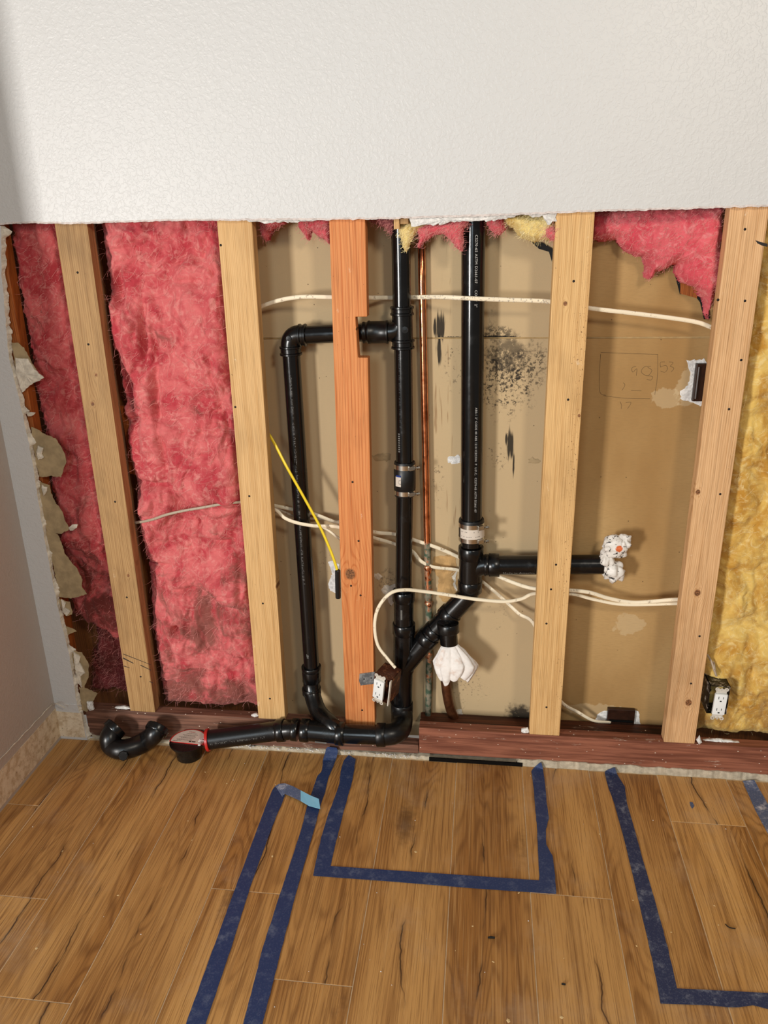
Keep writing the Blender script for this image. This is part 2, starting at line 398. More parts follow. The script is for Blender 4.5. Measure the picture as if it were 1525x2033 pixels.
m_yel = fibre('yellow_fibreglass', (226, 190, 106), (190, 138, 56), (244, 226, 168), (150, 106, 52), .75, (.5, .1))
m_yel_t = fibre('yellow_fibreglass_tuft', (238, 214, 140), (222, 184, 96), (250, 238, 196), (190, 160, 110), .4)
m_wisp = plain('pale_pink_fibres', (226, 150, 144), 1, 0); m_wisp_y = plain('pale_yellow_fibres', (246, 228, 172), 1, 0)

def abs_mat(name, rough, dust=.2):
    M = Mat(name, rough, .5); v = M.co('World'); n = M.noise(v, 20, 6, .7); s = M.noise(v, 90, 4, .7)
    c = M.mix(M.math('MULTIPLY', M.ramp(n, .56, .8), dust), sc((11, 11, 12)), sc((110, 106, 100)))
    M.color(c); M.rough(M.math('ADD', rough, M.math('MULTIPLY', M.ramp(n, .45, .8), .18))); M.bump(s, .03, .0006); M.b.inputs['Specular IOR Level'].default_value = .5; return M.m
m_abs = abs_mat('black_abs_plastic', .17, .03); m_fit = abs_mat('black_abs_fitting', .24, .08); m_absd = abs_mat('dusty_black_abs', .32, .08)
m_rub = abs_mat('black_rubber', .42, .12)
m_steel = Mat('stainless_band', .25, .5, 1).color(sc((200, 196, 188))).m
def copper():
    M = Mat('copper_pipe', .34, .5, 1); v = M.co('World'); n = M.noise(v, 24, 5, .7); z = M.sep(v)[2]
    c = M.mix(M.ramp(n, .4, .7), sc((240, 160, 116)), sc((170, 96, 58)))
    e = M.math('ADD', M.math('MULTIPLY', M.ramp(z, .78, .66), .5), M.math('SUBTRACT', n, .5)); k = M.ramp(e, .38, .5)
    c = M.mix(k, c, M.mix(M.ramp(M.noise(v, 60, 3), .4, .6), sc((70, 90, 70)), sc((140, 132, 112))))
    M.color(c); M._s(M.b.inputs['Metallic'], M.math('SUBTRACT', 1, M.math('MULTIPLY', k, .8)))
    M.rough(M.math('ADD', .22, M.math('MULTIPLY', k, .5))); return M.m
m_cop = copper()
m_cop_old = plain('tarnished_copper', (120, 74, 46), .4, .5, .7, .0008, .25)
def cable_mat(name, c, fleck):
    M = Mat(name, .45, .4); n = M.noise(M.co('World'), 70, 5, .7)
    M.color(M.mix(M.math('MULTIPLY', M.ramp(n, .58, .66), fleck), sc(c), sc((110, 74, 44)))).bump(n, .2, .001); return M.m
m_cab = cable_mat('cream_cable_sheath', (240, 226, 198), .6); m_cab_g = cable_mat('grey_dirty_cable', (176, 160, 140), .8)
m_yelcab = plain('yellow_cable_sheath', (238, 208, 34), .4, .5, 0, 0, .03)
m_tapeblk = plain('black_insulating_tape', (22, 23, 25), .35, .5)
def box_mat(name, a, b, t=.5):
    M = Mat(name, .45, .5, .3); n = M.noise(M.co(), 40, 6, .7); M.color(M.mix(M.ramp(n, t-.08, t+.1), sc(a), sc(b))).bump(n, .4, .001); return M.m
m_rust = box_mat('rusty_brown_box', (78, 40, 26), (170, 112, 74), .58); m_galv = box_mat('galvanised_bracket', (96, 98, 100), (150, 150, 148))
m_box2 = box_mat('plaster_smeared_box', (18, 16, 15), (224, 214, 200), .58); m_brownbox = plain('brown_phenolic_box', (50, 28, 18), .35, .5, 0, 0, .2)
m_dev = plain('white_outlet_plastic', (238, 240, 238), .3, .5, 0, 0, .01); m_slot = plain('outlet_slot_black', (10, 10, 10), .8, .1)
m_strap = plain('painted_strap', (228, 222, 210), .5, .5, .2)
def tape_mat(name, c, d, amt):
    M = Mat(name, .5, .35); v = M.co('World'); n = M.noise(v, 22, 7, .75); s = M.noise(v, 260, 3, .7)
    col = M.mix(M.math('MULTIPLY', M.ramp(n, .5, .75), amt), sc(c), sc(d)); col = M.mix(M.math('MULTIPLY', M.ramp(s, .5, .7), .18), col, sc(d))
    M.color(col).bump(s, .3, .0006); return M.m
m_tape = tape_mat('blue_masking_tape', (40, 58, 100), (126, 136, 158), .55)
m_tape_d = tape_mat('dusty_blue_tape', (38, 50, 84), (158, 164, 178), .7)
m_tape_b = tape_mat('tape_light_blue_underside', (132, 196, 228), (190, 222, 236), .4)
m_tape_w = tape_mat('tape_plaster_covered', (84, 98, 128), (222, 220, 226), .95)
def rag_mat():
    M = Mat('white_cotton_rag', .95, .05); v = M.co(); n = M.noise(v, 38, 5, .65); f = M.noise(v, 500, 2)
    M.color(M.mix(M.math('MULTIPLY', M.ramp(n, .52, .7), .45), sc((240, 234, 228)), sc((206, 168, 142)))).bump(f, .4, .001); return M.m
m_rag = rag_mat()
def plug_mat(orange=True):
    M = Mat('crumpled_printed_plastic', .4, .4); v = M.co(); n = M.noise(v, 75, 4, .6, .8); xyz = M.sep(v)
    c = M.mix(M.ramp(n, .58, .63), sc((226, 220, 212)), sc((30, 28, 30)))
    e = M.math('ADD', M.ell(xyz, .010, .036, .012, .012), M.math('MULTIPLY', M.math('SUBTRACT', M.noise(v, 300, 3), .5), .8))
    M.color(M.mix(M.ramp(e, .15, .3), c, sc((214, 106, 56))) if orange else c); return M.m
m_plug = plug_mat(); m_plug2 = plug_mat(False)
m_red = plain('red_plastic', (196, 40, 34), .35, .5); m_label = plain('label_paper', (216, 204, 190), .5, .4, 0, 0, .03)
m_ink = plain('grey_ink', (52, 48, 46), .7, .2); m_inkred = plain('red_ink', (190, 34, 32), .6, .2); m_inkw = plain('white_ink', (206, 204, 200), .6, .2)
m_inkg = plain('faded_grey_ink', (118, 116, 112), .6, .2); m_inkb = plain('blue_ink', (36, 60, 130), .6, .2); m_pencil = plain('pencil_graphite', (96, 78, 58), .6, .2)
m_screw = plain('screw_steel', (190, 186, 178), .3, .5, 1); m_nail = plain('dark_nail', (40, 34, 32), .5, .5, .5)
m_chip = plain('wood_chip', (224, 194, 142), .8, .2); m_black = plain('black_scrap', (24, 22, 20), .6, .3)
# ------------------------------------------------------------------ setting
XL = -1.124; ZT = 1.578; YD = -.0127
def atx(u, v, x):
    ray = RM @ np.array([(u-762.5)/F, -(v-1016.5)/F, -1]); t = (x-CAM[0])/ray[0]; return Vector(CAM+t*ray)

def upper_wall():
    xs = np.arange(XL, 2.3, .004); n = len(xs); p = np.stack([xs*60, xs*0, xs*0], 1)
    # measured lower edge of the cut
    eu = [0, 60, 150, 280, 400, 500, 650, 800, 960, 1100, 1180, 1525]; ev = [446, 443, 445, 440, 438, 438, 437, 434, 430, 424, 421, 410]
    ex = [at(a, b, y=YD).x for a, b in zip(eu, ev)]; ez = [at(a, b, y=YD).z for a, b in zip(eu, ev)]
    zb = np.interp(xs, ex, ez)+(fbm(p, 4, 3)-.5)*.004+(fbm(p*5, 2, 9)-.5)*.0016
    zb2 = zb+.002+(fbm(p*1.3, 4, 5)-.5)*.006
    vs, fs, mi = [], [], []
    for i in range(n): vs += [(xs[i], YD, 2.44), (xs[i], YD, zb[i]+.0045), (xs[i], YD-.0008, zb[i]), (xs[i], 0, zb2[i]), (xs[i], 0, 2.44)]
    for i in range(n-1):
        a, b = i*5, i*5+5
        for k, m_ in ((0, 0), (1, 1), (2, 2), (3, 2), (4, 2)):
            k2 = (k+1) % 5; fs.append((a+k, a+k2, b+k2, b+k)); mi.append(m_)
    M = MB(); M.v = vs; M.f = fs; M.mi = mi
    m_lip = gypsum('chipped_paint_edge', (224, 212, 206), 90)
    return tag(M.build('wall_back', [m_wall, m_lip, m_gyp], origin='zero'), 'grey textured drywall above the cut-out studs', kind='structure')
wall_back = upper_wall()

# left remnant of the same wall: painted sliver with a broken gypsum edge
edge_px = [(2, 446), (3, 540), (8, 600), (17, 705), (41, 805), (63, 908), (74, 982), (89, 1074), (107, 1167), (122, 1240), (137, 1296), (153, 1400), (166, 1440), (172, 1462)]
E3 = [at(u, v, y=YD) for u, v in edge_px]; ez = [p.z for p in E3][::-1]; ex = [p.x for p in E3][::-1]
def sliver():
    zs = np.arange(0.0, ZT+.002, .0035); n = len(zs); p = np.stack([zs*0, zs*0, zs*55], 1)
    xr = np.interp(zs, ez, ex)+(fbm(p, 4, 21)-.5)*.004; xr = np.maximum(xr, XL+.004)
    xb = np.interp(zs, ez, ex)+.004+(fbm(p*.5, 5, 5, .6)-.5)*.014+np.maximum(0, fbm(p*.5, 4, 77)-.60)*.06
    M = MB(); vs, fs, mi = [], [], []
    for i in range(n):
        xm = (xr[i]+xb[i])/2+(vnoise([[zs[i]*300, 1, 1]], 4)[0]-.5)*.0012
        vs += [(XL-.01, YD, zs[i]), (xr[i], YD, zs[i]), (xm, YD/2, zs[i]), (xb[i], 0, zs[i]), (XL-.01, 0, zs[i])]
    for i in range(n-1):
        a, b = i*5, i*5+5
        for k, m_ in ((0, 0), (1, 1), (2, 1), (3, 1), (4, 1)):
            k2 = (k+1) % 5; fs.append((a+k, a+k2, b+k2, b+k)); mi.append(m_)
    M.v = vs; M.f = fs; M.mi = mi
    return tag(M.build('trim_1', [m_wall, m_gyp], origin='zero'), 'narrow leftover strip of painted drywall with a broken white edge', kind='structure')
sliver_o = sliver()
# torn backing paper flaps hanging off that edge
def zz(x, y): return (x/2.71, 650+y/2.711)
flaps = [[(62, 80), (100, 82), (130, 110), (150, 150), (165, 180), (195, 225), (180, 235), (90, 240), (80, 200)],
  [(165, 535), (205, 548), (240, 575), (300, 600), (335, 650), (345, 680), (352, 700), (355, 725), (330, 805), (275, 800), (215, 805), (195, 740), (180, 640)],
  [(205, 830), (265, 850), (275, 890), (290, 930), (340, 1000), (350, 1040), (375, 1085), (330, 1112), (290, 1108), (250, 1100), (225, 960)],
  [(245, 1095), (310, 1112), (335, 1170), (350, 1220), (390, 1270), (410, 1290), (440, 1350), (440, 1400), (470, 1435), (430, 1448), (380, 1460), (320, 1450), (290, 1300)],
  [(315, 1460), (375, 1478), (385, 1520), (390, 1545), (355, 1555), (330, 1520)], [(350, 1610), (385, 1618), (410, 1635), (370, 1652), (352, 1650)],
  [(375, 1735), (440, 1750), (465, 1790), (480, 1820), (475, 1850), (478, 1880), (455, 1930), (462, 1960), (420, 1900), (400, 1840)],
  [(425, 1935), (470, 1945), (525, 1970), (510, 1995), (490, 2030), (470, 2070), (440, 2060)]]
for i, fl in enumerate(flaps):
    pts = [at(*zz(*p), y=-.0035+.001*(i % 2)) for p in fl]; P = []
    for k in range(len(pts)):        # ragged outline
        a, b = pts[k], pts[(k+1) % len(pts)]; n = max(1, int((b-a).length/.006))
        for j in range(n):
            q_ = a.lerp(b, j/n); P.append(q_+Vector((random.uniform(-1, 1), 0, random.uniform(-1, 1)))*.0016)
    M = MB(); M.prism(P, (0, .0012, 0)); M.build('paper_flap', m_paper, sliver_o)
def lump(name, px, y0, th, mat, parent, jag=.002, seed=0):
    """small broken lump of gypsum: ragged outline, domed front"""
    r_ = random.Random(seed); pts = [at(u, v, y=y0) for u, v in px]; P = []
    for k in range(len(pts)):
        a, b = pts[k], pts[(k+1) % len(pts)]; n = max(1, int((b-a).length/.006))
        for j in range(n): P.append(a.lerp(b, j/n)+Vector((r_.uniform(-1, 1), 0, r_.uniform(-1, 1)))*jag)
    c = sum(P, Vector())/len(P); n = len(P); M = MB()
    vs = [p+Vector((0, th, 0)) for p in P]+P+[c+(p-c)*.55+Vector((0, -th*r_.uniform(.3, .9), 0)) for p in P]+[c+Vector((0, -th*.8, 0))]
    fs = [(i, (i+1) % n, n+(i+1) % n, n+i) for i in range(n)]+[(n+i, n+(i+1) % n, 2*n+(i+1) % n, 2*n+i) for i in range(n)]+[(2*n+i, 2*n+(i+1) % n, 3*n) for i in range(n)]+[tuple(range(n))]
    M.add(vs, fs); return M.build(name, mat, parent)
for i, fl in enumerate([[(80, 165), (150, 170), (165, 200), (185, 228), (215, 255), (235, 275), (200, 290), (170, 305), (150, 325), (120, 350), (100, 300), (85, 240)],
        [(205, 640), (232, 650), (225, 680), (232, 700), (205, 715), (195, 680)], [(222, 850), (252, 862), (250, 885), (235, 905), (225, 880)],
        [(330, 1465), (352, 1485), (350, 1510), (375, 1530), (360, 1555), (335, 1530)], [(395, 1745), (430, 1775), (425, 1805), (440, 1830), (455, 1860), (430, 1880), (440, 1940), (410, 1900)],
        [(368, 1080), (390, 1062), (415, 1060), (412, 1078), (395, 1092), (378, 1096)], [(140, 455), (190, 462), (180, 475), (150, 480)]]):
    lump('gypsum_lump', [zz(*p) for p in fl], -.008, .004, m_gyp, sliver_o, .0015, i)
lump('gypsum_lump', [(172, 1394), (183, 1394), (186, 1409), (178, 1411), (173, 1406)], -.012, .006, m_white, sliver_o, .001, 40)

# left wall return
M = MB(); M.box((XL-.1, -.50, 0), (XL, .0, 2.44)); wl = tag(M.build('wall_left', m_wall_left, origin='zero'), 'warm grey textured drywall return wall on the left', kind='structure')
a = atx(0, 1528, XL); b = atx(108, 1410, XL); zs1 = (a.z+b.z)/2
M = MB(); M.box((XL, -.50, .012), (XL+.0014, YD, zs1)); M.build('skirting_scar', m_scar, wl, origin='base')
# peeled caulk strand above the scar
a = atx(-4, 1512, XL+.002); b = atx(104, 1397, XL+.002); pts = [a.lerp(b, t)+Vector((0, 0, math.sin(t*31)*.0012)) for t in np.linspace(-.6, 1, 40)]
M = MB(); M.tube(pts, .0016, 6); M.build('caulk_strand', m_gyp, wl, True)
M = MB(); M.tube(spline([at(107, 1399, y=-.02), at(112, 1397, y=-.035), at(121, 1401, y=-.04), at(129, 1405, y=-.035)]), .0018, 6); M.build('caulk_strand', m_gyp, wl, True)
# scar at the foot of the sliver
M = MB(); c1 = at(114, 1412, y=YD); c2 = at(163, 1415, y=YD); P = [Vector((XL, YD-.0014, .01)), Vector((at(171, 1458, y=YD).x-.003, YD-.0014, .01)), Vector((c2.x-.002, YD-.0014, c1.z-.002)), Vector((XL, YD-.0014, c1.z))]
M.prism(P, (0, .0014, 0)); M.build('skirting_scar', m_scar, sliver_o)
M = MB(); M.tube([at(127, 1398, y=YD-.001), at(150, 1399, y=YD-.001), at(162, 1400, y=YD-.001)], .0012, 6); M.build('caulk_strand', m_white, sliver_o)

# cavity wall seen through the studs: brown sheathing behind the batts, kraft backed drywall elsewhere
M = MB(); M.box((XL-.1, .135, -.01), (-.40, .15, 2.0)); wc = tag(M.build('wall_rear', m_sheath, origin='zero'), 'brown sheathing and paper-backed drywall at the back of the stud cavity', kind='structure')
M = MB(); M.box((.87, .135, -.01), (2.3, .15, 2.0)); M.build('sheathing_panel', m_sheath, wc)
zj = at(1000, 671, y=YB).z
M = MB(); M.box((-.42, YB, zj+.0022), (.872, YB+.0127, 2.0)); M.build('drywall_panel', m_kraft, wc, origin='zero')
M = MB(); M.box((-.42, YB, -.01), (.872, YB+.0127, zj-.0022)); M.build('drywall_panel', m_kraft, wc, origin='zero')
m_jn = plain('pale_joint_edge', (206, 176, 128), .8, .2)
M = MB(); M.box((-.42, YB+.003, zj-.0022), (.872, YB+.01, zj+.0022)); M.build('joint_edge', m_jn, wc)
m_st = plain('wire_strand', (206, 172, 116), .7, .2)
M = MB(); M.box((-.42, YB-.0012, zj-.0006), (.872, YB+.001, zj+.0006)); M.build('joint_edge', m_st, wc)
# pencil notes on the paper: a rectangle, 53 and 98
def stroke(px, r=.0004): 
    M.tube(spline([at(u, v, y=YB-.0003) for u, v in px], 4), r, 4)
def z3(x, y): return (1000+x/2.905, 400+y/2.905)
M = MB()
for s in [[(560, 870), (700, 876), (890, 882)], [(889, 882), (888, 1000), (872, 1115)], [(560, 880), (552, 1000), (556, 1100), (590, 1118)], [(575, 1120), (700, 1135), (845, 1138)],
          [(930, 925), (905, 928), (904, 955)], [(904, 955), (935, 945), (945, 965), (930, 985), (905, 978)], [(955, 925), (978, 930), (960, 950)], [(960, 950), (982, 962), (965, 985)],
          [(765, 950), (740, 960), (745, 985), (768, 965), (765, 1005)], [(850, 950), (810, 955), (795, 985), (830, 1005), (855, 975), (830, 955)], [(820, 1005), (858, 1010), (850, 1030), (825, 1025)],
          [(690, 1045), (700, 1060), (682, 1090)], [(735, 1088), (795, 1092)], [(672, 1155), (680, 1175), (678, 1195)], [(705, 1160), (735, 1160), (715, 1195)]]: stroke([z3(*p) for p in s])
tag(M.build('pencil_note', m_pencil, wc), 'pencilled rectangle with the figures 53')
# burst patches of gypsum in the paper
def hole(px, seed, mat=m_white, name='torn_patch'): return lump(name, px, YB-.001, .002, mat, wc, .0025, seed)
hole([(1364, 716), (1398, 712), (1404, 722), (1402, 800), (1392, 806), (1376, 800), (1352, 792), (1350, 778), (1366, 765), (1370, 740)], 1)
hole([(1184, 1420), (1196, 1412), (1222, 1408), (1250, 1407), (1268, 1414), (1271, 1438), (1264, 1448), (1190, 1442), (1183, 1432)], 2)
hole([(652, 1116), (662, 1112), (672, 1120), (676, 1175), (668, 1178), (655, 1174), (650, 1160), (660, 1140)], 3)
hole([(900, 1410), (916, 1408), (920, 1418), (912, 1432), (902, 1424)], 4, m_gyp)
hole([(756, 1172), (764, 1162), (776, 1162), (786, 1158), (784, 1196), (776, 1202), (768, 1184)], 5, m_gyp)
hole([(742, 1140), (752, 1138), (760, 1146), (752, 1152), (746, 1150)], 6, m_gyp)
hole([(862, 1104), (905, 1102), (910, 1190), (882, 1196), (868, 1180), (872, 1150), (858, 1130)], 7, gypsum('orange_tinged_paper', (206, 166, 112), 30))
hole([(892, 1131), (908, 1132), (906, 1158), (910, 1182), (902, 1180), (898, 1150)], 8, m_gyp)
hole([(889, 908), (902, 905), (912, 902), (914, 920), (902, 922), (890, 918)], 9)
hole([(1048, 912), (1056, 908), (1072, 914), (1068, 920), (1050, 920)], 10, m_paper)
hole([(738, 905), (760, 900), (778, 902), (772, 916), (745, 914)], 12, m_paper)

# ------------------------------------------------------------------ floor
M = MB(); M.box((XL-.1, -5.5, -.03), (2.3, 0, -.0007)); floor = tag(M.build('floor', m_seam, origin='zero'), 'oak board floor with dusty seams', kind='structure')
joints = {0: [-.322, -1.3], 1: [-.638, -1.7], 2: [-.896], 3: [-1.25], 4: [-.561, -1.7], 5: [-.791], 6: [-1.2], 7: [-1.35], 8: [-.491, -1.6], 9: [-1.05], 10: [-.202, -1.3], 11: [-.8], 12: [-1.2], 13: [-.5, -1.6], 14: [-1.1], 15: [-.6]}
ends = [-.014, -.012, -.016, -.012, -.009, -.007, -.010, -.006, -.006, -.009, -.007, -.010, -.008, -.006, -.01, -.01]
xe = [XL]+[-1.0245+.1991*k for k in range(15)]+[2.0]
for i in range(16):
    ys = [ends[i]]+joints[i]+[-2.6]
    for j in range(len(ys)-1):
        M = MB(); M.box((xe[i]+.0009, ys[j+1]+.0011, -.012), (xe[i+1]-.0011, ys[j]-(.0011 if j else 0), 0)); M.build('plank', m_oak, floor, bevel=.0007)
M = MB()
for k in range(13): M.box((XL+.001+k*.26, -5.4, -.012), (XL+.259+k*.26, -2.602, 0))
tag(M.build('plank_field', m_oak, floor), kind='stuff')
# dusty subfloor edge under the plate, with a dark strip painting in the gap's shade where boards stop short
M = MB(); xs = np.linspace(-1.02, 2.2, 400); p_ = np.stack([xs*40, xs*0, xs*0], 1); hz = .012+.012*(xs > .36)+(fbm(p_, 3, 8)-.5)*.008; hy = -.004+(fbm(p_*1.7, 3, 2)-.5)*.008
hz = np.where((xs > .09) & (xs < .36), .004, hz); vs = []; fs = []
for i in range(len(xs)): vs += [(xs[i], hy[i], -.006), (xs[i], hy[i], hz[i]), (xs[i], .05, hz[i]+.004), (xs[i], .05, -.006)]
for i in range(len(xs)-1):
    a, b = i*4, i*4+4; fs += [(a+k, a+(k+1) % 4, b+(k+1) % 4, b+k) for k in range(4)]
M.add(vs, fs); tag(M.build('trim_2', m_strip, origin='zero'), 'dusty pale strip between the floor boards and the bottom plate', kind='structure')
M = MB(); M.box((.085, -.0085, -.004), (.37, -.0045, .012)); tag(M.build('trim_3', m_dark, origin='zero'), 'dark strip painted as the shade of the gap under the bottom plate', kind='structure')
# crumbs of plaster along the gap, chips on the boards: nobody would count them
def crumbs(name, n, xr, yr, z0, s, mat, label, flat=.5, cat='debris'):
    M = MB()
    for _ in range(n):
        x, y = random.uniform(*xr), random.uniform(*yr); r = s*random.uniform(.4, 1.3); a = random.uniform(0, 3.14); el = random.uniform(.3, 1)
        vs = []
        for k in range(5):
            t = a+k*1.2566; q_ = random.uniform(.7, 1.1); dx, dy = math.cos(t-a)*r*q_, math.sin(t-a)*r*el*q_
            vs.append((x+dx*math.cos(a)-dy*math.sin(a), y+dx*math.sin(a)+dy*math.cos(a)))
        M.add([(p[0], p[1], z0) for p in vs]+[(x+(p[0]-x)*.6, y+(p[1]-y)*.6, z0+r*flat) for p in vs], [(0,1,2,3,4), (9,8,7,6,5)]+[(k, 5+k, 5+(k+1) % 5, (k+1) % 5) for k in range(5)])
    o = M.build(name, mat); return tag(o, label, cat, kind='stuff')
crumbs('plaster_crumbs', 150, (-.55, .06), (-.016, -.002), .012, .0032, m_white, 'white plaster crumbs along the bottom plate')
crumbs('plaster_specks', 90, (-1.0, 1.4), (-1.5, -.03), 0, .0016, m_white, 'tiny white plaster specks over the boards')
crumbs('wood_shavings', 60, (-1.0, 1.4), (-1.4, -.05), 0, .0042, m_chip, 'small pale wood shavings on the boards', .15)

# ------------------------------------------------------------------ bottom plates
def P2(u, v, y): return at(u, v, y=y)
ZP = .113
def plate(name, prof_front, mat, label, y0, y1, group=None):
    M = MB(); M.prism([Vector((x, y0, z)) for x, z in prof_front], (0, y1-y0, 0))
    o = M.build(name, mat, None, bevel=.0022); return tag(o, label, 'plate', group)
xn0, xn1 = P2(742, 1437, 0).x, P2(832, 1440, 0).x
plate('bottom_plate', [(xn1, .022), (2.2, .018), (2.2, ZP), (xn1, ZP)], m_plate, 'reddish brown bottom plate with white dust under the right-hand studs', -.001, .038)
plate('bottom_plate', [(-1.03, .004), (xn1-.002, .018), (xn1-.002, .048), (xn0, .052), (xn0, ZP), (-1.03, ZP)], m_plate_l, 'greyish brown bottom plate behind the black horizontal pipe, notched at its right end', 0, .038)
M = MB(); M.box((.05, .055, .0), (.866, .125, .085)); tag(M.build('rear_plate', m_plate_d, bevel=.002), 'dark stained rear plate low in the cavity behind the bottom plate', 'plate')

# ------------------------------------------------------------------ studs
def stud(corners, mat, label, nails, notch=None, y0=0, y1=.038, zt=2.0):
    (bl, br, tl, tr) = corners
    def lx(z): return bl+(tl-bl)*(z-ZP)/(ZT-ZP)
    def rx(z): return br+(tr-br)*(z-ZP)/(ZT-ZP)
    root = empty('wall_stud', ((bl+br)/2, (y0+y1)/2, ZP), label, 'stud', 'wall studs')
    P = [Vector((bl, y0, ZP)), Vector((br, y0, ZP))]
    if notch: nx, n0, n1 = notch; P += [Vector((rx(n0), y0, n0)), Vector((nx, y0, n0)), Vector((nx-.004, y0, n1)), Vector((rx(n1), y0, n1))]
    P += [Vector((rx(zt), y0, zt)), Vector((lx(zt), y0, zt))]
    M = MB(); M.prism(P, (0, y1-y0, 0)); M.build('board', mat, root, bevel=.0024)
    for u, v in nails:
        c = at(u, v, y=y0); M = MB(); M.lathe(c+Vector((0, .001, 0)), (0, -1, 0), [(0, .0001), (0, .0034), (.0016, .003), (.0019, .0001)], 10); M.build('nail', m_nail, root, True)
    return root
def z1(x, y): return (x/3.05, 400+y/3.05)
def z4(x, y): return (x/3.05, 900+y/3.05)
stud((-.876, -.792, -.880, -.792), m_studA, 'brown stud, toned darker for the dim left side, second from the left, between two pink batts', [z1(535, 865), z4(697, 293), z4(768, 872), z4(852, 1352), z1(470, 430)])
stud((-.453, -.366, -.449, -.359), m_studB, 'pale pine stud with straight grain, right of the large pink batt', [z1(1337, 265), z1(1425, 1245), (522, 1198), (536, 1387), (495, 985)])
stud((-.175, -.083, -.164, -.074), m_studC, 'orange fir stud notched around the black pipe coupling', [z3(-10, 0), (719, 1410), (697, 1163), (712, 1074), (700, 957), (716, 1182)][1:], (P2(710, 670, 0).x, P2(710, 710, 0).z, P2(710, 629, 0).z))
stud((.387, .476, .383, .473), m_studD, 'pale pine stud with dark specks between tall black pipe and open paper bay', [z3(372, 1143), (1104, 1121), (1085, 1404), z3(404, 460), (1085, 1238), (1094, 1170)])
stud((.778, .866, .777, .864), m_studE, 'knotty stud beside the yellow batt at the right, smeared with plaster', [z3(1392, 160), z3(1370, 915), z3(1300, 1198), (1430, 981), (1389, 1263), (1372, 1357), z3(1237, 568), z3(1392, 573)])
stud((-1.145, -1.052, -1.120, -1.030), m_studF, 'dark orange stud at the far left, half hidden by the torn drywall edge', [(11, 517)], y0=.006, y1=.044)

